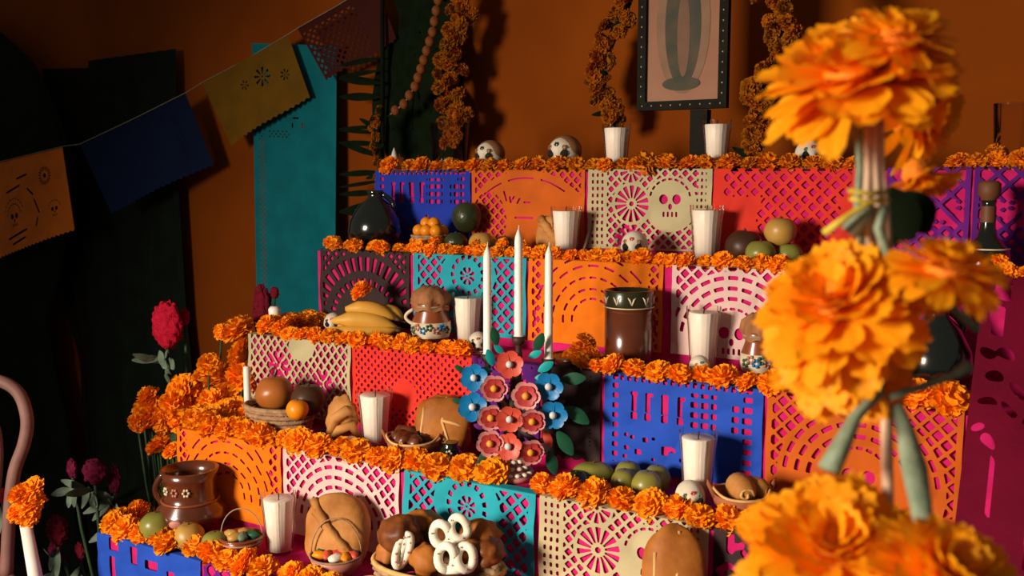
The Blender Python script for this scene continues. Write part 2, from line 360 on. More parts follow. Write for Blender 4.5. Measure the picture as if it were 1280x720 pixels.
        H = MX(H, clip_to(f_lat(x, y, .0185, .0034), np.minimum(inside, np.minimum(.03-np.abs(y-.045), x-.02)))); H = MX(H, clip_to(f_lat(x, y, .0185, .0034), np.minimum(inside, f_ell(x, y, w*.62, h*.62, w*.3, h*.35))))
    elif kind == 'redfine':
        r = np.hypot(x-w*.45, y-h*.6); H = MX(H, clip_to(f_lat(x, y, .0115, .0027), np.minimum(inside, r-.03)))
    elif kind == 'text':
        H = MX(H, f_text_arc(x, y, w*.62, h*.98, h*.76, 'DIA DE', .034, -2.42, .24, .0048))
        H = MX(H, f_arc(x, y, w*.62, h*.98, h*.50, .02, 13, math.pi*1.02, math.pi*1.98, .55)); H = MX(H, f_seg(x, y, .024, .03, .024, .05, .006)); H = MX(H, f_seg(x, y, .024, .048, .040, .040, .005))
        H = MX(H, f_circ(x, y, .042, .026, .005)); H = MX(H, f_seg(x, y, .062, .024, .072, .034, .0055)); H = MX(H, f_seg(x, y, .095, .026, .102, .036, .004))
    elif kind == 'rays':
        H = MX(H, f_arc(x, y, w*.5, h*.98, h*.70, .03, 22, math.pi*.98, math.pi*2.02, .55)); H = MX(H, f_arc(x, y, w*.5, h*.98, h*.49, .014, 17, math.pi*1., math.pi*2., .5))
        H = MX(H, clip_to(f_lat(x, y, .015, .003), np.minimum(inside, np.hypot(x-w*.5, y-h*.98)-h*.84)))
        H = clip_to(H, inside)
    elif kind == 'hang_skull':            # orange sheet on the string
        H = MX(H, f_ros(x, y, w*.80, h*.27, .034, 18, .55, .5)); H = MX(H, f_ros(x, y, w*.12, h*.2, .02, 14, .42, .5)); H = MX(H, f_circ(x, y, w*.80, h*.27, .007))
        H = MX(H, f_skull(x, y, w*.46, h*.62, .046)); H = MX(H, f_skull(x, y, w*.86, h*.68, .034))
        for (a, b_, c_, d_) in ((.62, .36, .67, .44), (.68, .5, .72, .66), (.38, .84, .58, .80), (.42, .91, .56, .88), (.68, .8, .70, .72), (.40, .34, .54, .30), (.52, .22, .62, .2)): H = MX(H, f_seg(x, y, w*a, h*b_, w*c_, h*d_, .0036))
        H = MX(H, f_arc(x, y, w*.46, h*.62, .062, .004, 9, math.pi*1.1, math.pi*1.9, .6))
    elif kind == 'dots':
        r = np.hypot(x-w*.62, y-h*.33); H = MX(H, f_ros(x, y, w*.62, h*.36, .03, 8, .3, .4)); H = MX(H, f_ros(x, y, w*.84, h*.5, .018, 7, .3, .4)); H = MX(H, f_ros(x, y, w*.42, h*.34, .016, 6, .3, .4))
    elif kind == 'edge':
        H = MX(H, clip_to(f_grid(x, y, .008, .007, .0022, .0018), f_rect(x, y, w*.84, h*.5, w*.035, h*.34)))
    elif kind == 'tealstrip':
        lat = f_lat(x, y, .011, .0028); H = MX(H, clip_to(lat, f_rect(x, y, w*.1, h*.58, w*.045, h*.28))); H = MX(H, clip_to(lat, f_rect(x, y, w*.3, h*.30, w*.12, .012)))
        H = MX(H, f_rect(x, y, w*.5, h*.245, .012, .003)); H = MX(H, f_rect(x, y, w*.46, h*.27, .003, .008)); H = MX(H, f_rect(x, y, w*.58, h*.27, .003, .008))
    elif kind == 'netting':
        H = MX(H, clip_to(f_lat(x, y, .0165, .0036), np.minimum(inside, np.minimum(f_rect(x, y, w*.35, h*.5, w*.33, h*.4), inside))))
    elif kind == 'runner':
        rr = rnd(5)
        for (cx, cy2, hw, hh) in ((.10, .10, .011, .022), (.09, .20, .008, .028), (.06, .17, .004, .03), (.13, .62, .003, .04), (.30, .70, .003, .05)): H = MX(H, f_rect(x, y, w*cx, h*cy2, hw, hh))
        for (cx, cy2) in ((.06, .30), (.14, .29), (.10, .36), (.2, .36), (.26, .37), (.08, .43), (.18, .42), (.28, .44), (.05, .5), (.1, .53), (.34, .36), (.34, .5), (.36, .58), (.3, .56), (.05, .84), (.12, .88), (.3, .9)): H = MX(H, f_ell(x, y, w*cx, h*cy2, .008+.005*rr.random(), .006+.004*rr.random()))
    return H
def outer(kind, x, y, w, h):               # >0 = outside the sheet
    o = np.maximum(np.maximum(-x, x-w), np.maximum(-y, y-h))
    if kind in ('hang_skull', 'edge', 'dots', 'netting'):
        o = np.maximum(o, y-(h-.003+.0025*np.cos(x*2*math.pi/.022)))
    return o
def cut_mesh(name, kind, w, h, mapper, cell=.0021, seed=0):
    nx, ny = int(math.ceil(w/cell)), int(math.ceil(h/cell)); xs = np.linspace(0, w, nx+1); ys = np.linspace(0, h, ny+1)
    X, Y = np.meshgrid(xs, ys); S = np.maximum(pat(kind, X, Y, w, h, seed), outer(kind, X, Y, w, h)-1e-5)    # >0 removed
    keep = S <= 0
    V = []; idx = {}; Fc = []
    def node(i, j):
        k = (i, j)
        if k not in idx: idx[k] = len(V); V.append((X[j, i], Y[j, i]))
        return idx[k]
    def edge(i, j, i2, j2):
        k = (i, j, i2, j2) if (i, j) < (i2, j2) else (i2, j2, i, j)
        if k not in idx:
            a, b_ = S[j, i], S[j2, i2]; t = a/(a-b_); t = min(max(t, .02), .98); idx[k] = len(V); V.append((X[j, i]+(X[j2, i2]-X[j, i])*t, Y[j, i]+(Y[j2, i2]-Y[j, i])*t))
        return idx[k]
    K = keep.tolist()
    for j in range(ny):
        K0, K1 = K[j], K[j+1]
        for i in range(nx):
            a, b_, c, d = K0[i], K0[i+1], K1[i+1], K1[i]
            n = a+b_+c+d
            if n == 0: continue
            if n == 4: Fc.append((node(i, j), node(i, j+1), node(i+1, j+1), node(i+1, j))); continue
            cs = [((i, j), a), ((i, j+1), d), ((i+1, j+1), c), ((i+1, j), b_)]; poly = []
            for q in range(4):
                (p, kp), (p2, kp2) = cs[q], cs[(q+1) % 4]
                if kp: poly.append(node(*p))
                if kp != kp2: poly.append(edge(p[0], p[1], p2[0], p2[1]))
            if len(poly) >= 3: Fc.append(tuple(poly))
    P = mapper(np.array(V)) if V else np.zeros((0, 3))
    return mesh_np(name, P, Fc, True)
def riser_sheet(k, u0, u1, kind, col, label, drop=None, name='cut_paper_banner', sag=0.0, seed=0, wave=.0022):
    Y, Z = Yk(k), Zk(k); xa, xb = x_at(u0, Y, Z), x_at(u1, Y, Z); w = xb-xa; fold = .022; h = (drop or STEP_H-.012)+fold; ph = seed*1.7+k
    def mp(A):
        x, y = A[:, 0], A[:, 1]; P = np.zeros((len(x), 3)); d = y-fold
        wv = wave*(np.sin(x/w*9+ph)+.6*np.sin(x/w*17+ph*2))*np.clip(d/.05, 0, 1)+.002*np.sin(y*60+ph+x*15)*np.clip(d/.03, 0, 1)
        P[:, 0] = x; P[:, 1] = np.where(d < 0, -d-.006, -.0062-np.abs(wv)); P[:, 2] = np.where(d < 0, .0075-.004*(d/.022)**2*0, .0075-d)
        return P
    me = cut_mesh(name, kind, w, h, mp, seed=seed)
    o = put(name, me, PAPER[col], None, (xa, Y, Z)); return tag(o, label, 'paper banner', 'cut paper banners on the altar steps')
RS = riser_sheet
RS(5, 471, 590, 'blocks', 'bluedark', 'blue cut-paper banner with block holes at the corner of the top step', seed=3)
RS(5, 592, 733, 'script', 'orange2', 'orange cut-paper banner with line of script, between blue and khaki banners on top step', seed=1)
RS(5, 737, 892, 'skulls', 'beige', 'khaki cut-paper banner with skull between orange and red banners on the top step', seed=2)
RS(5, 894, 1072, 'redlat', 'red', 'red cut-paper banner with diamond band on the top step beside khaki banner', seed=4)
RS(5, 1110, 1215, 'diamonds', 'purple', 'purple cut-paper banner with diamond lattice behind the stoppered bottle on top step', seed=5)
RS(5, 1219, 1330, 'diamonds', 'lilac', 'dark purple cut-paper banner beside the stoppered bottle below clear glass on top step', seed=6)
RS(4, 403, 514, 'rays', 'brown', 'dark brown cut-paper banner with ray arch behind the bananas on fourth step', seed=2)
RS(4, 519, 660, 'medallion', 'turquoise', 'turquoise cut-paper banner behind the covered jug on the fourth step', seed=3)
RS(4, 663, 831, 'faint', 'orange', 'orange cut-paper banner behind the brown cylinder pot on the fourth step', seed=1)
RS(4, 842, 1000, 'fan', 'white', 'pale pink cut-paper banner with skull beside the brown cylinder pot on fourth step', seed=5)
RS(4, 1004, 1130, 'lace', 'turquoise', 'turquoise lace cut-paper banner behind the hanging marigold pole on fourth step', seed=6)
RS(3, 313, 441, 'lace', 'beige', 'beige lace cut-paper banner at corner of third step above fruit basket', seed=1)
RS(3, 443, 592, 'redfine', 'red', 'bright red cut-paper banner with fine lattice on the third step', seed=2)
RS(3, 596, 676, 'medallion', 'lilac', 'violet cut-paper banner on the third step behind the flower candelabrum', seed=3)
RS(3, 680, 753, 'edge', 'brown', 'dark plain cut-paper banner between flower candelabrum and blue banner on third step', seed=4)
RS(3, 758, 956, 'blocks', 'blue', 'wide blue cut-paper banner with rows of block holes on third step', seed=7)
RS(3, 961, 1206, 'fan', 'orange2', 'light orange cut-paper banner with lattice beside wide blue banner on third step', seed=5)
RS(2, 224, 354, 'faint', 'orange', 'orange cut-paper banner at the corner of the second step behind brown jug', seed=1)
RS(2, 357, 502, 'fan', 'white', 'pale pink cut-paper banner with arches on the second step behind shaped bread', seed=4)
RS(2, 508, 672, 'medallion', 'turquoise', 'turquoise cut-paper banner with diamond lattice on second step above bread basket', seed=2, wave=.004)
RS(2, 677, 888, 'skulls', 'beige', 'khaki cut-paper banner with rosettes and skull on second step behind large loaf', seed=3)
RS(2, 894, 1090, 'text', 'brown', 'dark brown cut-paper banner with cut-out letters beside large loaf on second step', seed=5)
RS(2, 1096, 1280, 'lace', 'red', 'red lace cut-paper banner on second step behind the large marigolds', seed=8)
RS(1, 125, 254, 'banner', 'blue', 'blue cut-paper banner with large blocks at the corner of the lowest step', seed=1)
RS(1, 258, 402, 'diamonds', 'purple', 'purple cut-paper banner beside blue banner on the lowest step', seed=2)

# magenta runner draped straight over the step edges
P4 = Vector((x_at(1232, Yk(4), Zk(4)), Yk(4), Zk(4)))
def mp_runner(A):
    x, y = A[:, 0], A[:, 1]; n = math.hypot(STEP_D, STEP_H); P = np.zeros((len(x), 3)); fold = .03
    d = np.clip(y-fold, 0, None); bell = .016*np.sin(x*62+1)*np.clip(d/.1, 0, 1)+.007*np.sin(x*125+y*14)
    P[:, 0] = x-.0*d; P[:, 1] = np.where(y < fold, fold-y, -d*STEP_D/n)-.02+bell*.5; P[:, 2] = .012-d*STEP_H/n+bell*.5+.012*(d > .01)
    return P
o = put('paper_runner', cut_mesh('paper_runner', 'runner', .27, .62, mp_runner, .003), PAPER['magenta'], None, P4)
tag(o, 'crimson cut-paper runner draped down over several steps beside black jug', 'paper runner')

# strung banners
def strung(tl, tr, bl, br, Yf, kind, col, label, seed=0, cell=.0021, bend=.012, name='strung_paper_banner'):
    p = [onY(u, v, Yf(u) if callable(Yf) else Yf) for (u, v) in (tl, tr, bl, br)]; p = [np.array(q) for q in p]
    w = (np.linalg.norm(p[1]-p[0])+np.linalg.norm(p[3]-p[2]))/2; h = (np.linalg.norm(p[2]-p[0])+np.linalg.norm(p[3]-p[1]))/2; base = p[0]
    def mp(A):
        s = (A[:, 0]/w)[:, None]; t = (A[:, 1]/h)[:, None]
        Q = (p[0]*(1-s)+p[1]*s)*(1-t)+(p[2]*(1-s)+p[3]*s)*t
        Q[:, 1] += bend*np.sin(A[:, 0]/w*5+seed)*(A[:, 1]/h)-.01*(A[:, 1]/h)
        return Q-base
    o = put(name, cut_mesh(name, kind, w, h, mp, cell, seed), PAPER[col], None, base); return tag(o, label, 'paper banner', 'cut paper banners on the string')
def YS(u): return 2.03+.13*min(1, max(0, (u-100)/170))
strung((-40, 213), (78, 184), (-30, 334), (98, 288), YS, 'hang_skull', 'orange3', 'orange strung paper banner with cut-out skulls and suns', 1)
strung((100, 181), (232, 117), (140, 268), (268, 207), YS, 'edge', 'navy', 'dark blue strung paper banner with pierced edge', 2)
strung((253, 104), (360, 44), (292, 184), (387, 122), YS, 'dots', 'yellow', 'ochre yellow strung paper banner with small flower holes', 3)
strung((372, 36), (470, -22), (414, 102), (497, 50), YS, 'netting', 'maroon', 'dark maroon strung paper banner with netted holes', 4)
pts = [onY(u, v, YS(u)-.004) for u, v in ((-120, 232), (-40, 212), (78, 183), (100, 180), (166, 149), (232, 116), (253, 103), (306, 75), (360, 43), (372, 35), (420, 8), (470, -23), (560, -80))]
c = pts[0]; o = MB().tube([p-c for p in pts], .0012, 5).build('banner_string', M['string'], None, c); tag(o, 'thin string carrying the row of paper banners', 'string')
pT = [onY(u, v, Y_WALL-.03) for u, v in ((315, 54), (421, 57))]
o = strung((315, 54), (421, 57), (330, 420), (424, 424), Y_WALL-.05, 'tealstrip', 'teal', 'long teal paper sheet hanging on the orange wall', 5, .0032, .02, 'hanging_paper_sheet'); o['group'] = ''; del o['group']

# ---------------------------------------------------------------- marigolds
def marigold_mesh(seed, N=90):
    rr = rnd(seed); V = []; Fc = []
    b = MB(); b.ell((0, 0, 0), (.62, .62, .5), 10, 7)
    for i in range(N):
        z = 1-1.42*(i+.5)/N; a = i*2.39996+rr.uniform(-.2, .2); s = math.sqrt(max(0, 1-z*z)); d = Vector((s*math.cos(a), s*math.sin(a), z*.78)).normalized()
        t = Vector((-math.sin(a), math.cos(a), 0)); n = d.cross(t)
        tw = rr.uniform(-.9, .9); t2 = t*math.cos(tw)+n*math.sin(tw); n2 = d.cross(t2)
        ln = rr.uniform(.86, 1.06); wd = rr.uniform(.17, .25); cu = rr.uniform(-.12, .2)
        rows = []
        for (q, wf) in ((.45, .5), (.8, 1.0), (1.0, .9)):
            for c in (-1, 0, 1):
                rows.append(Vector((d.x, d.y, d.z))*ln*q+t2*(wd*wf*c)+n2*(cu*(q-.45)+.06*(abs(c)-.5)*q+rr.uniform(-.05, .05)*(q > .5))+d*(rr.uniform(-.07, .05) if q == 1 else 0))
        b.add([(p.x, p.y, p.z*.85) for p in rows], [(0, 1, 4, 3), (1, 2, 5, 4), (3, 4, 7, 6), (4, 5, 8, 7)])
    return b.mesh('marigold_head', False)
MARI = [marigold_mesh(s) for s in range(5)]
for i, m_ in enumerate(MARI): m_.materials.append(M['mari'])
MARID = [m_.copy() for m_ in MARI[:3]]
for m_ in MARID: m_.materials.clear(); m_.materials.append(M['marid'])
MARIH = [m_.copy() for m_ in MARI[2:]]
for m_ in MARIH: m_.materials.clear(); m_.materials.append(M['marih'])
RN = rnd(11)
def marigold(P, r, label, group, parent=None, deep=False, tilt=.5, name='marigold', cat='marigold'):
    o = bpy.data.objects.new(name, RN.choice(MARIH if deep == 2 else MARID if deep else MARI)); COL.objects.link(o)
    o.location = P; o.scale = (r*RN.uniform(.92, 1.1), r*RN.uniform(.92, 1.1), r*RN.uniform(.85, 1.05))
    o.rotation_euler = (RN.uniform(.1, tilt+.3), RN.uniform(-tilt, tilt), RN.uniform(-.7, .9))
    if parent: o.parent = parent
    else: tag(o, label, cat, group)
    return o
ORD = {1: 'lowest', 2: 'second', 3: 'third', 4: 'fourth', 5: 'top'}
def row(k, u0, u1, r, gap, skip=(), deep=False, extra=.25, dy=.012):
    x0, x1 = x_at(u0, Yk(k), Zk(k)), x_at(u1, Yk(k), Zk(k)); x = x0; lab = 'orange marigold head in the row along the %s step edge' % ORD[k]; grp = 'marigolds along the %s step edge' % ORD[k]
    while x < x1:
        q = r*RN.uniform(.82, 1.15); P = Vector((x, Yk(k)+dy+RN.uniform(-.008, .012), Zk(k)+q*.47+.005))
        uu = 640+FPX*(P-C0).dot(R)/dep(P)
        if not any(a < uu < b_ for a, b_ in skip):
            marigold(P, q, lab, grp, deep=deep)
            if RN.random() < extra: marigold(P+Vector((RN.uniform(-.01, .01), .024, .016)), q*.8, lab, grp, deep=deep)
        x += q*gap*RN.uniform(.85, 1.15)
row(1, 150, 480, .0285, 1.74, dy=.010, extra=.06); row(2, 262, 1045, .0268, 1.72, ((630, 647),), dy=.010, extra=.05); row(3, 345, 1010, .0212, 1.68, ((592, 705),), extra=.15, dy=.008); row(3, 1145, 1205, .026, 1.4, extra=.5)
row(4, 415, 985, .0185, 1.68, extra=.2, dy=.008); row(5, 484, 1075, .0225, 1.72, deep=True, extra=.0, dy=.012); row(5, 1195, 1300, .023, 1.6, deep=True, extra=.4, dy=.02)
row(4, 1255, 1300, .022, 1.5)
# side edges, receding from each corner
for k, n, r in ((1, 4, .024), (2, 6, .026), (3, 6, .024), (4, 2, .018)):
    for i in range(n):
        P = Vector((Xk(k)+.02+RN.uniform(-.01, .012), Yk(k)+.022*i+.012, Zk(k)+r*.6+.006))
        for j in range(2 if k in (2, 3) else 1):
            marigold(P+Vector((.036*j, .006*j, .004)), r*RN.uniform(.85, 1.1), 'orange marigold head lying along the side edge of the %s step' % ORD[k], 'marigolds along the side of the %s step' % ORD[k])
# a heap where the second and third steps meet the bouquet
for (u, v, r) in ((258, 528, 17), (283, 520, 18), (300, 537, 15), (268, 508, 13), (310, 520, 16), (288, 545, 13)):
    P = at(u, v+12, 2, .02, .14); q = r/ppm(P); marigold(P+Vector((0, 0, q*.7+.008)), q, 'orange marigold head heaped at the corner of the second step beside the fruit basket', 'marigold heap on the second step corner')
P = spot(808, 5, .006); marigold(P+Vector((0, 0, .012)), .034, 'large marigold head lapping over the khaki banner edge on the top step', None, deep=True)
def loose(u, v, k, rpx, label, lo=.04, hi=.12, z=None):
    P = at(u, v+rpx, k, lo, hi); q = rpx/ppm(P); P.z = z_at(v, P); return marigold(P, q, label, None)

# ---------------------------------------------------------------- hanging garlands on the wall
def garland(path, r, width, label, n_per, deep=True, Y=Y_WALL-.13):
    pts = [onY(u, v, Y) for u, v in path]; base = pts[-1].copy(); g = thing('marigold_garland', label, 'garland', base, 0, 'hanging marigold garlands')
    MB().tube([p-base for p in pts], .012, 6).build('cord', M['leafdark'], g)
    for a, b_ in zip(pts[:-1], pts[1:]):
        n = max(1, int((b_-a).length*n_per))
        for i in range(n):
            p = a.lerp(b_, (i+RN.random())/n)-base+Vector((RN.uniform(-width, width), RN.uniform(-width, .2*width), 0)); marigold(p, r*RN.uniform(.75, 1.15), None, None, g, 2, 1.4, 'blossom')
    for i in range(5):
        a = RN.choice(pts)-base; d = Vector((RN.uniform(-1, 1), -.3, RN.uniform(-.6, .6))).normalized()
        leaf_blade(a, a+d*.05, .007).build('leaf', M['leafdark'], g)
    return g
def leaf_blade(a, b_, w, n=6, droop=.0, up=Vector((0, 0, 1))):
    a, b_ = Vector(a), Vector(b_); d = b_-a; s = d.cross(Vector((.25, -1, .2))); s = s.normalized() if s.length > 1e-5 else Vector((1, 0, 0)); nrm = s.cross(d).normalized(); v = []; f = []
    for i in range(n+1):
        t = i/n; q = w*math.sin(math.pi*min(1, (t*.92+.04)))**.8; c = a+d*t-Vector((0, 0, 1))*droop*t*t
        v += [c-s*q, c+nrm*(q*.25), c+s*q]
    for i in range(n): f += [(3*i, 3*i+1, 3*i+4, 3*i+3), (3*i+1, 3*i+2, 3*i+5, 3*i+4)]
    return MB().add(v, f)
garland([(585, -60), (578, 0), (570, 60), (562, 110), (575, 150), (560, 182)], .021, .03, 'marigold garland hanging beside the bead string above blue banner', 160)
garland([(800, -70), (785, 0), (760, 60), (752, 105), (766, 140), (770, 160)], .0185, .026, 'marigold garland hanging down to the candle glass by the framed print', 160)
garland([(945, -70), (968, 0), (985, 42), (965, 85), (946, 120), (950, 160), (944, 200)], .0185, .026, 'marigold garland hanging between the framed print and painted skull', 165, Y=Yk(5)+.1)
garland([(476, 135), (470, 160), (472, 185), (478, 215), (472, 262)], .012, .012, 'thin marigold garland hanging beside the dark palm frond', 130, Y=Y_WALL-.2)
# bead string
pts = [onY(u, v, Y_WALL-.17) for u, v in ((553, -60), (548, 0), (541, 40), (530, 75), (519, 108), (505, 130), (484, 146))]; base = pts[-1].copy()
g = thing('bead_string', 'string of round brown beads looped beside the dark palm frond', 'bead string', base); MB().tube([p-base for p in pts], .002, 5).build('cord', M['string'], g)
bm_ = MB().ell((0, 0, 0), (.0125, .0125, .0135), 12, 8).mesh('bead'); bm_.materials.append(M['bead'])
L_ = 0
for a, b_ in zip(pts[:-1], pts[1:]):
    n = max(1, round((b_-a).length/.0265))
    for i in range(n): o = put('bead', bm_, None, g, a.lerp(b_, i/n)-base)
# palm fronds: dark leaf curtain behind the garlands
def frond(px, Y, label, leaves, w):
    base = onY(px[0], px[2], Y); g = thing('palm_frond', label, 'palm frond', base); top = onY(px[0], px[1], Y)
    MB().tube([top-base, base-base], .006, 6).build('rachis', M['leafdark'], g)
    for (u, v, u2, v2, ww) in leaves:
        a, b_ = onY(u, v, Y)-base, onY(u2, v2, Y-.02)-base; leaf_blade(a, b_, ww).build('leaflet', M['leafdark'], g)
    return g
frond((478, -40, 275), Y_WALL-.1, 'dark palm frond with short pointed leaflets beside teal sheet', [(476, v, 424, v+dv, w_) for v, dv, w_ in ((72, 10, .008), (88, 8, .007), (104, -6, .012), (121, 0, .012), (158, 3, .006), (166, -3, .006), (180, -2, .008), (196, -18, .009), (215, 3, .009), (226, 8, .006), (240, 3, .009), (250, 14, .007), (268, -3, .010))], .008)
lv = []
rr = rnd(3)
for i in range(46):
    u = rr.uniform(484, 560); v = rr.uniform(-60, 120); lv.append((u, v, u+rr.uniform(-22, 22), v+rr.uniform(70, 110), rr.uniform(.018, .03)))
for i in range(14): u = rr.uniform(488, 560); lv.append((u, 110, u+rr.uniform(-6, 6), 205, .02))
frond((530, -60, 210), Y_WALL-.06, 'broad dark palm frond fanned on the wall behind the bead string', lv, .02)

# ---------------------------------------------------------------- framed print on its stand (top step)
YF = Yk(5)+.13
pc = [onY(u, v, YF) for u, v in ((798, 139), (909, 141))]
fw = (pc[1]-pc[0]).length; fb = pc[0].copy(); stand_base = Vector(((pc[0].x+pc[1].x)/2, YF, Zk(5)+.002))
fr = thing('framed_print', 'framed religious print with dark studded frame standing on the black stand', 'picture', (stand_base.x, YF, fb.z)); FHH = .34
hw = fw/2
for (c, h_) in (((0, 0, .009), (hw, .009, .009)), ((0, 0, FHH-.009), (hw, .009, .009)), ((-hw+.009, 0, FHH/2), (.009, .009, FHH/2-.018)), ((hw-.009, 0, FHH/2), (.009, .009, FHH/2-.018))): MB().box(c, h_).build('frame_bar', M['frame'], fr, smooth=False)
MB().box((0, .002, FHH/2), (hw-.018, .003, FHH/2-.018)).build('print', M['print_'], fr, smooth=False)
def disc_ell(c, a, b_, m, nm, y): 
    v = [(c[0], y, c[1])]+[(c[0]+a*math.cos(2*math.pi*i/40), y, c[1]+b_*math.sin(2*math.pi*i/40)) for i in range(40)]
    v2 = [(p[0], p[1]-.0008, p[2]) for p in v]
    return MB().add(v2, [(0, i+1, (i+1) % 40+1) for i in range(40)]).build(nm, m, fr, smooth=False)
disc_ell((0, .17), hw*.6, .138, M['mand'], 'printed_shape', -.0012); disc_ell((0, .168), hw*.40, .122, M['robe'], 'printed_shape', -.0018); disc_ell((.002, .15), hw*.14, .085, M['inner'], 'printed_shape', -.0024); disc_ell((-.002, .052), hw*.42, .014, M['robe'], 'printed_shape', -.0024)
sb = MB()
for i in range(9):
    for z in (.009, FHH-.009): sb.ell((-hw+.012+i*(fw-.024)/8, -.009, z), .0022, 6, 4)
for i in range(1, 16):
    for x in (-hw+.009, hw-.009): sb.ell((x, -.009, .009+i*(FHH-.018)/16), .0022, 6, 4)
sb.build('stud_trim', M['gold'], fr)
st = thing('picture_stand', 'black stand with flat foot and post under the framed print', 'stand', stand_base); zt = fb.z-Zk(5)-.003
xo = x_at(876, YF, Zk(5)+.05)-stand_base.x
MB().box((xo, 0, .006), (.10, .05, .005)).build('foot_plate', M['frame'], st, smooth=False); MB().box((xo-.002, .0, zt/2+.005), (.018, .012, zt/2-.006)).build('post', M['frame'], st, smooth=False)

# ---------------------------------------------------------------- candles in fluted glasses
def votive(P, hgt, rt, label, group=None, flute=.03, wax=.9, band=False):
    g = thing('glass_candle', label, 'candle', P, 0, group); rb = rt*.74
    MB().lathe([(rb*.2, .001), (rb, .001), (rb*1.02, .006), (rt*.92, hgt*.7), (rt, hgt*.86), (rt*1.02, hgt)], 72, flute=flute, nf=18, cap=False).build('glass', M['glass'], g)
    MB().lathe([(rb*.88, .005), (rt*.82, hgt*.7), (rt*.89, hgt*wax), (rt*.86, hgt*wax+.0015), (.004, hgt*wax-.002)], 72, flute=flute*.35, nf=18).build('wax', M['wax'], g)
    MB().tube([(0, 0, hgt*wax-.003), (.001, 0, hgt*wax+.010)], .0011, 5).build('wick', M['wick'], g)
    return g
def V(u, vb, vt, k, wpx, label, lo=.06, hi=.105):
    P = at(u, vb, k, lo, hi); P.z += .003; h = z_at(vt, P)-P.z; return votive(P, h, wpx/2/ppm(P), label)
V(350, 690, 616, 1, 42, 'white candle in fluted glass on the lowest step beside striped bowl')
V(470, 553, 487, 2, 42, 'white candle in fluted glass on second step between shaped bread and clay bowl')
V(871, 626, 538, 2, 45, 'white candle in fluted glass behind painted skull in front of wide blue banner', hi=.09)
V(585, 432, 366, 3, 38, 'white candle in fluted glass on the third step beside covered jug', hi=.12)
V(878, 457, 383, 3, 41, 'white candle in fluted glass on third step before the pale pink banner', hi=.12)
V(707, 316, 258, 4, 37, 'white candle in fluted glass on fourth step before the orange script banner')
V(882, 324, 256, 4, 40, 'white candle in fluted glass on fourth step beside the dark brown fruit')
V(770, 206, 155, 5, 34, 'white candle glass at the foot of the garland on top step', .05, .07)
V(895, 208, 150, 5, 34, 'white candle glass before the stand of the framed print', .05, .07)

# ---------------------------------------------------------------- skulls
def skull(P, r, label, base='skull', paint='skullred', paint2='skullgrn', rz=YAW, group=None):
    g = thing('sugar_skull' if base == 'skull' else 'clay_skull', label, 'skull', P, rz, group)
    def fn(d):
        k = 1.0
        if d.z < -.15: k *= 1-.30*min(1, (-d.z-.15)/.6)*(1 if abs(d.x) > .2 else .45)
        for sxn in (-1, 1): k -= .2*math.exp(-((d.x-sxn*.36)**2+(d.z+.02)**2)/.045)*(d.y < 0)
        k -= .06*math.exp(-((abs(d.x)-.75)**2+(d.z-.1)**2)/.05)
        return k
    MB().ell((0, 0, r*.95), (r*.86, r, r*.98), 28, 20, fn).build('cranium', M['skull' if base == 'skullb' else base], g)
    MB().box((0, -r*.66, r*.31), (r*.42, r*.10, r*.025)).build('mouth_line', M['skulldark'], g, smooth=False)
    if base == 'skullb': MB().ell((0, r*.12, r*1.16), (r*.90, r*.95, r*.84), 24, 16).build('dark_cap', M['skullb'], g)
    for sxn in (-1, 1): MB().ell((sxn*r*.35, -r*.74, r*.98), (r*.27, r*.12, r*.26), 12, 8).build('eye_socket', M['skulldark'], g)
    MB().ell((0, -r*.90, r*.60), (r*.12, r*.08, r*.15), 8, 6).build('nose_hollow', M['skulldark'], g)
    for i in range(5): MB().box(((i-2)*r*.16, -r*.74+abs(i-2)*r*.04, r*.31), (r*.062, r*.06, r*.11)).build('tooth', M['skull'], g, smooth=False)
    for (x, z, m_) in ((0, 1.45, paint), (-.42, 1.3, paint2), (.42, 1.3, paint2), (-.55, .5, paint), (.55, .5, paint)):
        y = -math.sqrt(max(.05, 1-(x/.86)**2-((z-.95)/.98)**2)); fb_ = MB()
        for i in range(6): a = i*math.pi/3; fb_.ell((x*r+.09*r*math.cos(a), y*r*1.0, z*r+.09*r*math.sin(a)), (.06*r, .05*r, .06*r), 8, 5)
        fb_.build('painted_flower', M[m_], g)
    return g
def SK(u, vb, rpx, k, label, base='skull', p1='skullred', p2='skullgrn', lo=.03, hi=.12, turn=0.0):
    P = at(u, vb, k, lo, hi); P.z += .003; r = rpx/ppm(P); return skull(P, r, label, base, p1, p2, YAW+turn)
SK(612, 206, 20, 5, 'small brown skull with pale face on the top step above orange script banner', 'skullb', 'skulldark', 'skullb', hi=.07, turn=-.55)
SK(705, 206, 23, 5, 'larger brown skull with pale markings on the top step', 'skullb', 'skulldark', 'skullb', hi=.07, turn=-.55)
SK(1010, 205, 20, 5, 'pale painted skull on the top step beyond the framed print', 'skull', 'skullred', 'skullgrn', hi=.07)
SK(793, 318, 20, 4, 'pale skull with dark eyes among marigolds on the fourth step', 'skull', 'skullred', 'skullb', hi=.07, turn=-.35)
SK(417, 408, 14, 3, 'tiny pink-white skull beside the bananas', 'skull', 'skullpink', 'skulldark', hi=.1)
SK(598, 433, 15, 3, 'tiny skull with pink flowers beside the candle glass near the candelabrum', 'skull', 'skullred', 'skullgrn', lo=.035, hi=.05)
SK(874, 460, 15, 3, 'tiny white skull with green eyes before the candle glass on third step', 'skull', 'skullgrn', 'kumq', lo=.04, hi=.05)
SK(862, 632, 22, 2, 'painted white skull with red and green flowers before the candle glass on the second step', 'skull', 'skullred', 'skullgrn', lo=.035, hi=.045)
SK(405, 549, 9, 2, 'tiny black skull beside the fruit basket', 'skulldark', 'skull', 'skull', lo=.05, hi=.07)

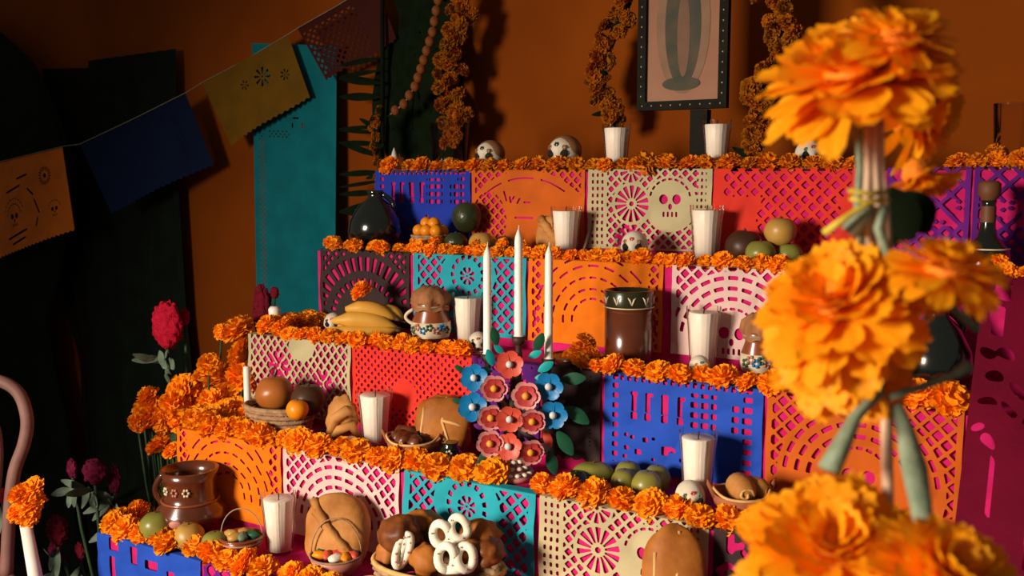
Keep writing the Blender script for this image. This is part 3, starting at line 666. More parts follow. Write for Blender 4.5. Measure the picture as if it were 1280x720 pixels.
# ---------------------------------------------------------------- fruit
def fruit(u, v, rpx, k, label, m, sq=(1, 1, .94), lo=.05, hi=.12, z=None, name='guava', cat='fruit', seed=None, group=None, P=None):
    if P is None:
        P = at(u, v+rpx*.9, k, lo, hi)
        if z is not None: P.z = z_at(v+rpx*.9, P)
        else: P.z += .003
    r = rpx/ppm(P); g = thing(name, label, cat, P, RN.uniform(0, 6), group); s = seed or int(u*3+v)
    MB().ell((0, 0, r*sq[2]), (r*sq[0], r*sq[1], r*sq[2]), 24, 16, lambda d: (1+.05*noise.noise(d*1.5+Vector((s, 0, 0))))*(1-.10*max(0, d.z-.86)/.14)).build('flesh', M[m], g)
    MB().lathe([(r*.10, r*sq[2]*1.86), (r*.06, r*sq[2]*1.96), (r*.05, r*sq[2]*2.02)], 8).build('stalk', M['bananab'], g)
    return g
fruit(196, 652, 20, 1, 'large dull green guava on the lowest step below the brown jug', 'guava', seed=1, lo=.026, hi=.03)
fruit(237, 657, 19, 1, 'yellow guava on the lowest step beside large green one', 'tan', seed=2, lo=.024, hi=.028)
fruit(269, 654, 17, 1, 'green guava on the lowest step touching the striped bowl', 'guava', seed=3, lo=.026, hi=.034)
for (u, v, r, lab, dy) in ((785, 575, 17, 'olive lime at the back of the lime pile near dark avocado', .115), (780, 592, 17, 'oval olive lime at the front of the lime pile near avocado', .075), (821, 583, 18, 'round olive lime at the back of the lime pile near candle glass', .11), (808, 597, 20, 'yellowish lime at the front of the pile behind marigolds', .065)):
    fruit(u, v, r, 2, lab, 'lime', (1, .95, 1), lo=dy, hi=dy, name='lime')
fruit(742, 576, 23, 2, 'olive avocado lying beside the flower candelabrum', 'guava', (1.15, .8, .62), lo=.09, hi=.1, name='avocado')
fruit(720, 590, 20, 2, 'dark avocado lying at the foot of the flower candelabrum', 'avo', (1.1, .8, .6), lo=.06, hi=.06, name='avocado')
fruit(584, 274, 19, 4, 'large dark green avocado resting on the smaller ones on fourth step', 'avo', (1, 1, 1.05), lo=.1, hi=.12, z=1, name='avocado')
fruit(570, 301, 15, 4, 'dark green avocado beside the small pale pot on fourth step', 'avo', lo=.05, hi=.055, name='avocado')
fruit(602, 302, 16, 4, 'brownish green avocado between two dark ones on fourth step', 'tan', lo=.05, hi=.055, name='avocado')
fruit(631, 300, 14, 4, 'small dark avocado at the end of the avocado row on fourth step', 'avo', lo=.05, hi=.06, name='avocado')
fruit(930, 292, 24, 4, 'dark brown wrinkled fruit on the fourth step beside candle glass', 'brownf', lo=.09, hi=.11, name='dark_fruit')
fruit(950, 306, 19, 4, 'dull green guava lying under the yellow one on fourth step', 'guava', lo=.06, hi=.06)
fruit(986, 309, 17, 4, 'green guava partly hidden under the yellow brown guava on fourth step', 'guava', lo=.09, hi=.09)
fruit(974, 290, 20, 4, 'yellow brown guava resting on the green one on fourth step', 'tan', lo=.085, hi=.085, z=1)

# ---------------------------------------------------------------- fruit basket (second step)
def woven(P, rx, ry, hgt, label, m='wicker', name='wicker_basket', bands=5, rz=YAW*.5, flare=1.15):
    g = thing(name, label, 'basket', P, rz); n = 40
    MB().lathe([(.02, .002), (1/flare, .002), (1/flare, .004)], n, sx=rx, sy=ry).build('base', M[m], g)
    for j in range(bands):
        z = hgt*(j+.5)/bands; q = 1/flare+(1-1/flare)*(j+.5)/bands
        pts = [((rx*q+.0018*math.cos(i*math.pi+j*math.pi))*math.cos(2*math.pi*i/n), (ry*q+.0018*math.cos(i*math.pi+j*math.pi))*math.sin(2*math.pi*i/n), z) for i in range(n+1)]
        MB().tube(pts, hgt/bands*.52, 6).build('woven_strand', M[m], g)
    st_ = MB()
    for i in range(n//2):
        a = 2*math.pi*i/(n//2); st_.tube([(rx/flare*math.cos(a), ry/flare*math.sin(a), .003), (rx*math.cos(a), ry*math.sin(a), hgt)], .0025, 5)
    st_.build('stake_ring', M[m], g)
    MB().tube([(rx*1.01*math.cos(2*math.pi*i/n), ry*1.01*math.sin(2*math.pi*i/n), hgt) for i in range(n+1)], hgt*.09, 8).build('rim', M[m], g)
    return g
P = at(351, 544, 2, .07, .08); P.z += .003; s = 1/ppm(P)
woven(P, 46*s, .05, 36*s, 'shallow pale wicker basket of fruit on the second step', 'wicker', bands=6, rz=.15, flare=1.3)
for (u, v, r, m_, dz, dy, lab) in ((344, 492, 24, 'orangef', 0, 0, 'large orange-brown fruit piled in the pale wicker basket'), (386, 500, 22, 'brownf', 0, .012, 'dark brown fruit in shadow in the pale wicker basket'), (372, 512, 14, 'kumq', 0, -.032, 'small yellow fruit at the rim of pale wicker basket')):
    Q = P+Vector((0, dy, 0)); Q.x = x_at(u, Q.y, Q.z+.05); Q.z = z_at(v+r*.9, Q); fruit(u, v, r, 2, lab, m_, P=Q, name='round_fruit')

# ---------------------------------------------------------------- pottery
def jug_handle(g, r, z0, z1, out, m, side=-1, rad=.005):
    pts = [(side*(r+out*math.sin(math.pi*t)), 0, z0+(z1-z0)*t) for t in [i/10 for i in range(11)]]; MB().tube(pts, rad, 8).build('handle', m, g)
P = spot(240, 1, .094); P.z += .003; s = 1/ppm(P)
g = thing('clay_jug', 'brown glazed clay jug with painted neck on the lowest step', 'jug', P, YAW)
H = 82*s; MB().lathe([(.030, 0), (.048, .006), (43*s, H*.27), (41*s, H*.40), (33*s, H*.52), (31*s, H*.62), (32*s, H*.85), (35*s, H), (32*s, H), (29*s, H*.85), (28*s, H*.6)], 40).build('body', M['clay'], g)
jug_handle(g, 31*s, H*.40, H*.93, 12*s, M['clay'], -1, .0065)
MB().tube([(34*s*math.cos(2*math.pi*i/40), 34*s*math.sin(2*math.pi*i/40), H*.53) for i in range(41)], .003, 6).build('ring_band', M['terrag'], g)
for i, a in enumerate((-2.3, -1.85, -1.4)):
    rr_ = 32.5*s
    q = MB()
    for j in range(6): b2 = j*math.pi/3; q.ell((rr_*math.cos(a)+.005*math.cos(b2)*-math.sin(a), rr_*math.sin(a)+.005*math.cos(b2)*math.cos(a), H*.73+.006*math.sin(b2)), .0028, 6, 4)
    q.build('painted_flower', M['cream' if i != 1 else 'pinkp'], g)
MB().ell((42*s*math.cos(-1.7), 42*s*math.sin(-1.7), H*.30), (.012, .004, .008), 12, 8).build('painted_medallion', M['pinkp'], g)
# covered jugs on the third step
def covered_jug(u, vb, vt, wpx, label, handle, lo=.07, hi=.1):
    P = at(u, vb, 3, lo, hi); P.z += .003; s = 1/ppm(P); H = z_at(vt, P)-P.z; r = wpx/2*s
    g = thing('covered_clay_jug', label, 'jug', P, YAW)
    MB().lathe([(r*.5, 0), (r*.7, .004), (r, H*.28), (r*.96, H*.42), (r*.74, H*.58), (r*.76, H*.66), (r*.92, H*.74), (r*.8, H*.74)], 32).build('body', M['terrag'], g)
    MB().lathe([(r*.90, H*.16), (r*1.012, H*.28), (r*.98, H*.42), (r*.95, H*.42)], 32, cap=False).build('painted_belly', M['cream'], g)
    for i in range(7):
        a = -math.pi/2+(i-3)*.32; q = MB()
        for j in range(5): b2 = j*1.257; q.ell((r*1.01*math.cos(a)-.005*math.cos(b2)*math.sin(a), r*1.01*math.sin(a)+.005*math.cos(b2)*math.cos(a), H*(.3+.05*(i % 2))+.005*math.sin(b2)), .003, 6, 4)
        q.build('painted_flower', M[('greenp', 'pinkp', 'tblue')[i % 3]], g)
    b2 = MB(); n = 36
    v = []; f = []
    for j, (q, z) in enumerate(((.92, .62), (.80, .68), (1.0, .76), (.92, .88), (.35, 1.0))):
        for i in range(n): a = 2*math.pi*i/n; w = 1+.15*math.sin(a*7+j*.4)*(1-j*.1)*(j > 0); v.append((r*q*w*math.cos(a), r*q*w*math.sin(a), H*(z+.02*math.sin(a*6+j))))
    for j in range(4):
        for i in range(n): f.append((j*n+i, j*n+(i+1) % n, (j+1)*n+(i+1) % n, (j+1)*n+i))
    f.append(tuple(4*n+i for i in range(n))); b2.add(v, f).build('cloth_cover', M['tancloth'], g)
    MB().tube([(r*.82*math.cos(2*math.pi*i/30), r*.82*math.sin(2*math.pi*i/30), H*.68) for i in range(31)], .0022, 6).build('tie_cord', M['string'], g)
    if handle: jug_handle(g, r*.86, H*.36, H*.62, 10*s, M['cream'], -1, .0035)
    return g
covered_jug(539, 434, 358, 50, 'painted clay jug with brown cloth cover between bananas and candle glass', True)
covered_jug(946, 470, 392, 42, 'small clay jug with brown cloth cover before the pale pink banner', False, .06, .075)
# brown cylinder pot
P = at(785, 460, 3, .08, .1); P.z += .003; s = 1/ppm(P); H = z_at(362, P)-P.z; r = 30*s
g = thing('cylinder_pot', 'tall brown glazed cylinder pot with dark rim band on third step', 'pot', P, YAW)
MB().lathe([(r*.94, 0), (r, .004), (r, H*.78), (r*1.0, H*.78)], 40).build('body', M['clay'], g)
MB().lathe([(r*1.005, H*.775), (r*1.02, H*.8), (r*1.02, H*.985), (r*.99, H), (r*.9, H), (r*.88, H*.9), (.002, H*.9)], 40, cap=False).build('rim_band', M['darkgl'], g)
MB().tube([(r*1.02*math.cos(2*math.pi*i/40), r*1.02*math.sin(2*math.pi*i/40), H*.785) for i in range(41)], .0012, 5).build('pale_line', M['cream'], g)
for i in range(5):
    a = -math.pi/2+(i-2)*.62
    for sg in (-1, 1):
        p0 = (r*1.02*math.cos(a), r*1.02*math.sin(a), H*.83); a2 = a+sg*.16; MB().tube([p0, (r*1.025*math.cos(a+sg*.08), r*1.025*math.sin(a+sg*.08), H*.90), (r*1.02*math.cos(a2), r*1.02*math.sin(a2), H*.93)], [.001, .0018, .0006], 5).build('painted_leaf', M['cream'], g)
# black pots
def blackpot(P, r, H, label, neck=.35, lid=False):
    g = thing('black_pot', label, 'pot', P, YAW)
    MB().lathe([(r*.5, 0), (r*.75, H*.04), (r, H*.3), (r*.93, H*.5), (r*.62, H*.74), (r*neck, H*.88), (r*neck*1.05, H*.95), (r*neck*1.3, H), (r*neck, H), (r*neck*.8, H*.9)], 40).build('body', M['blackpot'], g)
    jug_handle(g, r*neck*.9, H*.55, H*.95, r*.45, M['blackpot'], 1, .006)
    return g
P = at(470, 306, 4, .07, .08); P.z += .003; blackpot(P, 34/ppm(P), z_at(238, P)-P.z, 'black glazed pear-shaped pot on the fourth step by teal sheet', .25)
P = at(1166, 478, 3, .07, .08); P.z += .003; s = 1/ppm(P)
g = thing('clay_saucer', 'terracotta saucer under the black jug on the third step', 'saucer', P); MB().lathe([(.03, 0), (36*s, .003), (44*s, .012), (42*s, .013), (34*s, .006), (.002, .005)], 36).build('dish', M['terra'], g)
MB().tube([(43*s*math.cos(2*math.pi*i/36), 43*s*math.sin(2*math.pi*i/36), .0125) for i in range(37)], .002, 6).build('rim', M['terra'], g)
blackpot(P+Vector((0, 0, .0075)), 46*s, 112*s, 'black glazed jug standing on terracotta saucer', .3)
# small pot of orange fruit (fourth step)
P = at(537, 303, 4, .06, .07); P.z += .003; s = 1/ppm(P)
g = thing('small_pot', 'small pale clay pot holding bright orange fruit on fourth step', 'pot', P)
MB().lathe([(18*s, 0), (21*s, .003), (22.5*s, 22*s), (20.5*s, 22*s), (19*s, 8*s), (.002, 8*s)], 28, cap=False).build('body', M['wicker'], g); MB().tube([(22*s*math.cos(2*math.pi*i/28), 22*s*math.sin(2*math.pi*i/28), 21*s) for i in range(29)], 1.6*s, 6).build('rim', M['wicker'], g)
for (dx, dy, dz) in ((-13, -4, 27), (0, -6, 27), (13, -4, 27), (-7, 4, 36), (6, 2, 36), (14, 8, 27), (-12, 9, 27)):
    q = P+Vector((dx*s, dy*s, (dz-8)*s)); o = thing('kumquat', 'bright orange kumquat heaped in the small pale pot', 'fruit', q, 0, 'kumquats in the small pot'); MB().ell((0, 0, 8*s), (8*s, 8*s, 8*s), 14, 10).build('flesh', M['kumq'], o); MB().ell((0, 0, 15.8*s), (1.4*s, 1.4*s, .9*s), 6, 4).build('stalk', M['bananab'], o)

# ---------------------------------------------------------------- bowls and baskets with food
def clay_bowl(P, r, H, label, m='terra', boat=False):
    g = thing('clay_bowl', label, 'bowl', P, YAW); n = 36
    MB().lathe([(r*.45, 0), (r*.55, .003), (r*.9, H*.6), (r, H), (r*.94, H), (r*.8, H*.55), (.002, H*.25)], n, cap=False).build('body', M[m], g)
    v = [(r*.97*math.cos(2*math.pi*i/n), r*.97*math.sin(2*math.pi*i/n), H+(.22*H*abs(math.cos(2*math.pi*i/n))**6)) for i in range(n+1)]
    MB().tube(v, .0022, 6).build('rim', M['breadc'], g)
    for sg in (-1, 1): MB().tube([(sg*r*.9, -.006, H*.9), (sg*r*1.12, 0, H*1.35), (sg*r*1.16, 0, H*1.5)], [.005, .0035, .001], 6).build('ear', M[m], g)
    return g
P = at(517, 574, 2, .05, .06); P.z += .003; s = 1/ppm(P); clay_bowl(P, 34*s, 28*s, 'clay bowl with pointed ears holding dark stewed meat on second step')
rr = rnd(8)
for i in range(7):
    a = i*.9; q = P+Vector((16*s*math.cos(a)*(i > 0), 14*s*math.sin(a)*(i > 0), 20*s)); r = rr.uniform(9, 13)*s
    o = MB().ell((0, 0, r*.8), (r*1.2, r, r*.9), 14, 10, lump(i, .35, 2.2)).build('stewed_meat', M['meat'], None, q, rr.uniform(0, 3)); tag(o, 'lump of dark stewed meat in the eared clay bowl', 'food', 'stewed meat in the clay bowl')
P = at(925, 646, 2, .05, .06); P.z += .003; s = 1/ppm(P); clay_bowl(P, 36*s, 34*s, 'terracotta bowl with pointed ears holding rolled bread beside painted skull')
def bread_roll(P, r, label, m='breadl', rz=0):
    g = thing('rolled_bread', label, 'bread', P, rz)
    MB().tube([(-r*1.1, 0, r*.7), (-r*.5, 0, r*.85), (r*.5, 0, r*.85), (r*1.1, 0, r*.7)], [r*.55, r*.8, r*.8, r*.55], 16).build('crust', M[m], g)
    pts = [(r*1.12, (.62-.06*i)*r*math.cos(i*.8)*.8, r*.75+(.62-.06*i)*r*math.sin(i*.8)*.8) for i in range(10)]; MB().tube(pts, r*.1, 6).build('spiral_seam', M['breadc'], g); return g
bread_roll(P+Vector((.0, 0, 22*s)), 21*s, 'rolled bread with spiral end in the terracotta bowl', rz=-1.0); bread_roll(P+Vector((.016, .016, 26*s)), 16*s, 'shorter rolled bread behind the spiral roll in terracotta bowl', rz=-.3)
# striped bowl and its food, lowest step
P = at(303, 684, 1, .05, .06); P.z += .003; s = 1/ppm(P); r = 27*s; H = 26*s
g = thing('striped_bowl', 'small striped clay bowl with wire handle beside the candle glass on lowest step', 'bowl', P, YAW)
MB().lathe([(r*.4, 0), (r*.6, .003), (r*.88, H*.5), (r, H), (r*.92, H), (r*.75, H*.5), (.002, H*.3)], 32, cap=False).build('body', M['terrag'], g)
for z, m_ in ((.42, 'pinkp'), (.58, 'cream'), (.74, 'pinkp'), (.94, 'terrag')):
    q = r*(.62+.40*z)*1.0; MB().tube([(q*math.cos(2*math.pi*i/32), q*math.sin(2*math.pi*i/32), H*z) for i in range(33)], H*.055, 6).build('stripe', M[m_], g)
MB().tube([(r*.95*math.cos(t), 0, H+34*s*math.sin(t)) for t in [math.pi*i/16 for i in range(17)]], .0011, 6).build('wire_handle', M['string'], g)
def snack(q, rx, m_, label, grp, i): o = MB().ell((0, 0, rx*.6), (rx*1.3, rx*.8, rx*.7), 12, 8, lump(i, .3, 2)).build('snack', M[m_], None, q, i*1.1); tag(o, label, 'food', grp); return o
for i, (dx, dy, m_) in enumerate(((-12, -6, 'tan'), (-2, 6, 'breadl'), (8, -6, 'leafgrey'), (13, 4, 'tleaf'), (2, -12, 'tan'))): snack(P+Vector((dx*s, dy*s, H*.86)), 8*s, m_, 'small snack heaped in the striped bowl', 'snacks in the striped bowl', i)
# candy bowl
P = at(421, 708, 1, .06, .075); P.z += .003; s = 1/ppm(P); r = 33*s; H = 28*s
g = thing('candy_bowl', 'small pink bowl of bright sweets before the shaped bread', 'bowl', P, YAW)
MB().lathe([(r*.45, 0), (r*.6, .003), (r*.9, H*.55), (r, H), (r*.93, H), (r*.8, H*.5), (.002, H*.3)], 32, cap=False).build('body', M['pinkp'], g); MB().tube([(r*.98*math.cos(2*math.pi*i/32), r*.98*math.sin(2*math.pi*i/32), H) for i in range(33)], .002, 6).build('rim', M['wicker'], g)
MB().tube([(r*.95*math.cos(t), 0, H+46*s*math.sin(t)) for t in [math.pi*i/16 for i in range(17)]], .0011, 6).build('wire_handle', M['wicker'], g)
for i, (dx, dy, m_) in enumerate(((-20, -6, 'tleaf'), (-10, 8, 'skullgrn'), (-6, -10, 'tcoral'), (4, 0, 'skullred'), (10, -12, 'icing'), (18, -4, 'kumq'), (14, 10, 'tblue'), (0, 12, 'tcoral'), (22, 6, 'tcoral'), (-14, -14, 'kumq'))): 
    o = snack(P+Vector((dx*s, dy*s, H*.85)), 8*s, m_, 'bright wrapped sweet in the small pink bowl', 'sweets in the pink bowl', i); o['category'] = 'candy'; o.name = 'wrapped_sweet'
P = at(461, 722, 1, .03, .04); P.z += .003; s = 1/ppm(P)
g = thing('clay_cup', 'tiny clay cup between candy bowl and bread basket', 'cup', P); MB().lathe([(9*s, 0), (11*s, .002), (13*s, 20*s), (11*s, 20*s), (9*s, 5*s), (.001, 5*s)], 24, cap=False).build('body', M['terra'], g); MB().tube([(12.4*s*math.cos(2*math.pi*i/24), 12.4*s*math.sin(2*math.pi*i/24), 20*s) for i in range(25)], 1.2*s, 6).build('rim', M['breadc'], g)
# small votive in clay by the shaped bread on step two
P = at(437, 556, 2, .04, .05); P.z += .003; s = 1/ppm(P)
g = thing('clay_votive', 'tiny clay cup of white wax before the knotted bread', 'candle', P); MB().lathe([(8*s, 0), (9*s, .002), (10*s, 15*s), (9*s, 15*s)], 20).build('cup', M['terra'], g); MB().lathe([(9*s, 14*s), (8.6*s, 17*s), (.001, 17*s)], 20).build('wax', M['wax'], g)
# black painted mini jar
P = at(563, 583, 2, .05, .06); P.z += .003; s = 1/ppm(P)
g = thing('black_mini_jar', 'small black jar with white painted flowers beside the clay bowl', 'jar', P, YAW); MB().lathe([(10*s, 0), (16*s, 6*s), (18*s, 15*s), (12*s, 25*s), (9*s, 28*s), (11*s, 32*s), (8*s, 32*s)], 24).build('body', M['blackpot'], g)
for (a, z) in ((-2.0, 15), (-1.3, 12), (-1.6, 22)):
    q = MB()
    for j in range(5): b2 = j*1.257; q.ell((17*s*math.cos(a)-3*s*math.cos(b2)*math.sin(a), 17*s*math.sin(a)+3*s*math.cos(b2)*math.cos(a), (z+3*math.sin(b2))*s), 1.8*s, 6, 4)
    q.build('painted_flower', M['cream'], g)

# ---------------------------------------------------------------- bread
def leaning_bread(u, vb, vt, wpx, k, label, m='bread', bones=True, seed=1, dy=.11, lean=.22, name='bread_loaf', thick=.5):
    P = spot(u, k, dy); P.z += .003; s = 1/ppm(P); H = z_at(vt, P)-P.z; r = wpx/2*s
    g = thing(name, label, 'bread', P, YAW*.8); rot = rotxyz(-lean, 0, 0); lf = lump(seed, .10, 1.6); fn = lambda d: lf(d)*.97/((abs(d.x)**2.7+abs(d.y)**2.7+abs(d.z)**2.7)**(1/2.7))
    MB().ell((0, 0, H/2), (r, r*thick, H/2), 32, 22, fn, rot).build('crust', M[m], g)
    if bones == 1:
        for a0, a1 in ((-.9, .9), (.7, -.6)):
            pts = []
            for i in range(9):
                t = -1+i/4; x = (a0*(1-t)/2+a1*(1+t)/2)*.75*t if False else math.sin(a0*1.2)*t*.72; z = (.72*t if a0 < 0 else -.5*t)
                d = Vector((x, -math.sqrt(max(.02, 1-min(.98, x*x+z*z))), z)); kk = fn(d.normalized())*1.02; p = rot @ Vector((d.x*r*kk, d.y*r*thick*kk, d.z*H/2*kk)); pts.append(p+Vector((0, 0, H/2)))
            MB().tube(pts, [.006+.003*abs(math.cos(i*1.6)) for i in range(9)], 8).build('dough_strip', M['breadc' if bones == 2 else m], g)
    if bones == 2:
        for (pa) in (((-.55, .55), (-.62, -.1), (-.75, -.8)), ((.15, .95), (.05, .2), (.30, -.5), (.2, -.9)), ((.05, .22), (.5, .12), (.92, -.05))):
            pts = []
            for (x, z) in pa:
                d = Vector((x, -math.sqrt(max(.02, 1-min(.98, x*x+z*z))), z)).normalized(); kk = fn(d)*1.0; p = rot @ Vector((d.x*r*kk, d.y*r*thick*kk, d.z*H/2*kk)); pts.append(p+Vector((0, 0, H/2)))
            MB().tube(pts, .0028, 6).build('crack', M['breadc'], g)
    return g
leaning_bread(841, 800, 660, 80, 1, 'large round-topped loaf with pale cracks leaning on the khaki banner', 'bread', 2, 4, .10, .2)
leaning_bread(423, 690, 618, 82, 1, 'large shaped bread with dough strips leaning on the pale pink banner behind sweets', 'breadl', 1, 2, .10, .2)
leaning_bread(554, 552, 494, 72, 2, 'round brown loaf with seam leaning on red banner behind the clay bowl', 'bread', 2, 6, .105, .15, thick=.5)
leaning_bread(690, 318, 268, 40, 4, 'small shaped bread behind the candle glass on the fourth step', 'breadl', 1, 9, .11, .15)
# knotted bread figure
P = at(432, 556, 2, .09, .1); P.z += .003; s = 1/ppm(P)
g = thing('knotted_bread', 'knotted bread figure standing beside the candle glass on second step', 'bread', P, YAW)
MB().ell((-3*s, 0, 32*s), (20*s, 13*s, 28*s), 24, 16, lump(5, .25, 2)).build('crust', M['breadl'], g)
MB().tube([(-18*s, -8*s, 14*s), (-10*s, -14*s, 34*s), (4*s, -14*s, 44*s), (14*s, -10*s, 38*s)], [5*s, 7*s, 7*s, 4*s], 10).build('dough_strip', M['breadl'], g); MB().tube([(18*s, -6*s, 8*s), (10*s, -13*s, 26*s), (-4*s, -14*s, 20*s), (-14*s, -9*s, 8*s)], [4*s, 7*s, 7*s, 5*s], 10).build('dough_strip', M['breadl'], g); MB().ell((-3*s, -15*s, 22*s), (4*s, 3*s, 4*s), 10, 6).build('raisin', M['brownf'], g)

# ---------------------------------------------------------------- bread basket with iced pretzels (lowest step)
P = spot(548, 1, .072); P.z += .003; s = 1/ppm(P); rx, ry = 84*s, .064; H = z_at(704, P)-P.z
H = max(.03, H); bk = thing('bread_basket', 'wide oval wicker basket piled with bread and iced pretzels', 'basket', P, YAW*.35); n = 48
for j in range(5):
    z = H*(j+.5)/5; q = .80+.2*(j+.5)/5; MB().tube([((rx*q+.002*math.cos(i*math.pi+j*math.pi))*math.cos(2*math.pi*i/n), (ry*q+.002*math.cos(i*math.pi+j*math.pi))*math.sin(2*math.pi*i/n), z) for i in range(n+1)], H*.1, 6).build('woven_strand', M['wicker'], bk)
MB().lathe([(.01, .002), (.8, .002), (.8, .004)], n, sx=rx, sy=ry).build('base', M['wicker'], bk); MB().tube([(rx*1.02*math.cos(2*math.pi*i/n), ry*1.02*math.sin(2*math.pi*i/n), H) for i in range(n+1)], .0042, 8).build('rim', M['breadc'], bk)
MB().tube([(rx*.93*math.cos(2*math.pi*i/n), ry*.93*math.sin(2*math.pi*i/n), H*.6) for i in range(n+1)], .0032, 8).build('rim', M['breadc'], bk)
for i, (u, v, rp, m_) in enumerate(((500, 668, 26, 'breadd'), (527, 655, 22, 'bread'), (488, 690, 18, 'bread'), (533, 700, 24, 'bread'), (515, 680, 22, 'breadd'), (600, 668, 22, 'bread'), (612, 690, 20, 'breadd'), (548, 672, 22, 'breadd'), (585, 690, 20, 'bread'))):
    dy = (-.02, .028, -.02, -.03, .0, .03, .0, .02, -.01)[i]; Q = Vector((0, P.y+dy, 0)); Q.z = P.z; Q.x = x_at(u, Q.y, Q.z+.06); Q.z = z_at(v, Q); r = rp/ppm(Q)
    o = MB().ell((0, 0, 0), (r*1.15, r*.9, r*.85), 22, 14, lump(i+20, .3, 1.8)).build('sweet_bread', M[m_], None, Q, i*.8); tag(o, 'brown sweet bread heaped in the wide oval basket', 'bread', 'sweet breads in the oval basket')
def pretzel(u, v, wpx, hpx, dy, label, tilt, lobes=2):
    Q = Vector((0, P.y+dy, P.z)); Q.x = x_at(u, Q.y, Q.z+.06); Q.z = z_at(v, Q); s = 1/ppm(Q); g = thing('iced_pretzel', label, 'pastry', Q, YAW)
    rot = rotxyz(-.35, tilt, 0)
    def loop(cx, cz, a, b_, t0=0, n=18): return [rot @ Vector((cx+a*math.cos(2*math.pi*i/n+t0), -.004*math.sin(4*math.pi*i/n), cz+b_*math.sin(2*math.pi*i/n+t0))) for i in range(n+1)]
    w, h = wpx*s/2, hpx*s/2; th = h*.30
    b_ = MB()
    if lobes == 2: b_.tube(loop(-w*.46, 0, w*.40, h*.72), th, 10, False); b_.tube(loop(w*.46, 0, w*.40, h*.72), th, 10, False); b_.tube([rot @ Vector((-w*.5, 0, -h*.72)), rot @ Vector((w*.5, 0, -h*.72))], th, 10)
    else: b_.tube(loop(0, 0, w*.6, h*.8), w*.42, 10, False); b_.tube([rot @ Vector((0, 0, -h*.8)), rot @ Vector((0, 0, h*.8))], w*.32, 10)
    b_.build('icing_ring', M['icing'], g); rr = rnd(int(u))
    for i in range(9):
        a = i*.7; cx = (w*.46 if i % 2 else -w*.46) if lobes == 2 else 0; p = rot @ Vector((cx+(w*.40 if lobes == 2 else w*.6)*math.cos(a), -th*.98, h*.72*math.sin(a))); MB().ell(p, (th*.22, th*.12, th*.22), 8, 5).build('sprinkle', M['pinkdot'], g)
    return g
pretzel(563, 664, 52, 38, -.020, 'white iced pretzel with pink sprinkles at the top of the oval basket', -.35)
pretzel(570, 697, 52, 40, -.045, 'white iced pretzel facing forward over the rim of the oval basket', 0)
pretzel(504, 688, 24, 50, -.045, 'narrow white iced pastry leaning at the side of the oval basket', .35, 1)

# ---------------------------------------------------------------- bananas with a marigold
P = at(456, 414, 3, .06, .07); P.z += .006; s = 1/ppm(P)
g = thing('banana_bunch', 'bunch of ripe bananas on the third step before dark brown banner', 'bananas', P, YAW)
for (x0, x1, z, y, r, cv) in ((-42, 40, 9, -10, 10, 6), (-40, 42, 22, -4, 11, -8), (-24, 38, 35, 2, 10, -10), (16, 46, 30, 12, 9, -8), (-36, 36, 10, 12, 9, 4)):
    pts = [((x0+(x1-x0)*t)*s, y*s+.004*math.sin(math.pi*t), (z-cv*math.sin(math.pi*t)*.9+(4 if cv > 0 else 0))*s if cv > 0 else (z+cv*(t-.5)*1.2+6*math.sin(math.pi*t)-4)*s) for t in [i/8 for i in range(9)]]
    o = MB().tube(pts, [3*s, 6*s, r*.9*s, r*s, r*s, r*s, r*.9*s, 6*s, 2.4*s], 10).build('banana', M['banana'], g)
    MB().tube([pts[-1], (pts[-1][0]+7*s, pts[-1][1], pts[-1][2]-2*s)], [2.6*s, 2*s], 8).build('tip', M['bananab'], o)
Q = P.copy(); Q.x = x_at(453, Q.y, Q.z+.05); Q.z = z_at(364, Q); marigold(Q, 15/ppm(Q), 'single marigold head on top of the bananas', None)
# clay dish with marigold next to the cylinder pot
P = at(720, 464, 3, .05, .06); P.z += .003; s = 1/ppm(P)
g = thing('clay_dish', 'low brown dish holding marigolds beside the cylinder pot', 'dish', P); MB().lathe([(20*s, 0), (24*s, .003), (34*s, 12*s), (32*s, 12*s), (22*s, 5*s), (.001, 5*s)], 30, cap=False).build('body', M['clay'], g); MB().tube([(33*s*math.cos(2*math.pi*i/30), 33*s*math.sin(2*math.pi*i/30), 12*s) for i in range(31)], 1.4*s, 6).build('rim', M['terrag'], g)
for (dx, dz, r) in ((6, 18, 15), (20, 16, 12), (14, 32, 12), (-8, 12, 10)): marigold(P+Vector((dx*s, 0, dz*s)), r*s, 'marigold head heaped in the low brown dish', 'marigolds in the brown dish')

# ---------------------------------------------------------------- flower candelabrum and its candles
P = spot(642, 2, .062); P.z += .003; S = 1/ppm(P)
def loc(u, v, off=0): return Vector(((u-642)*S, -off, 0))+Vector((0, 0, z_at(v, P)-P.z))
tr = thing('flower_candelabrum', 'painted clay tree candelabrum covered in blue and coral flowers', 'candelabrum', P, YAW)
MB().lathe([(24*S, 0), (26*S, 5*S), (18*S, 11*S), (9*S, 20*S), (7*S, 34*S)], 28).build('base', M['tpink'], tr)
for j, (q, z) in enumerate(((22, 9), (17, 16), (11, 23))):
    for i in range(14-3*j): a = 2*math.pi*i/(14-3*j); MB().ell((q*S*math.cos(a), q*S*math.sin(a), z*S), (4.2*S, 4.2*S, 2.6*S), 8, 6).build('base_petal', M['icing'], tr)
MB().tube([loc(642, 570), loc(643, 500), loc(648, 440)], [7*S, 8*S, 5*S], 10).build('trunk', M['ttrunk'], tr)
cups = ((610, 443), (648, 421), (685, 449))
for (u, v) in cups:
    MB().tube([loc(644, 530), loc((u+644)/2, 505), loc(u, v+34), loc(u, v+6)], [5*S, 5*S, 4*S, 4*S], 8).build('branch', M['ttrunk'], tr)
    c = loc(u, v+10); MB().lathe([(4*S, 0), (8*S, 3*S), (8.5*S, 11*S), (6.5*S, 11*S), (6*S, 5*S), (.0005, 5*S)], 16, c=c, cap=False).build('candle_cup', M['ttrunk'], tr)
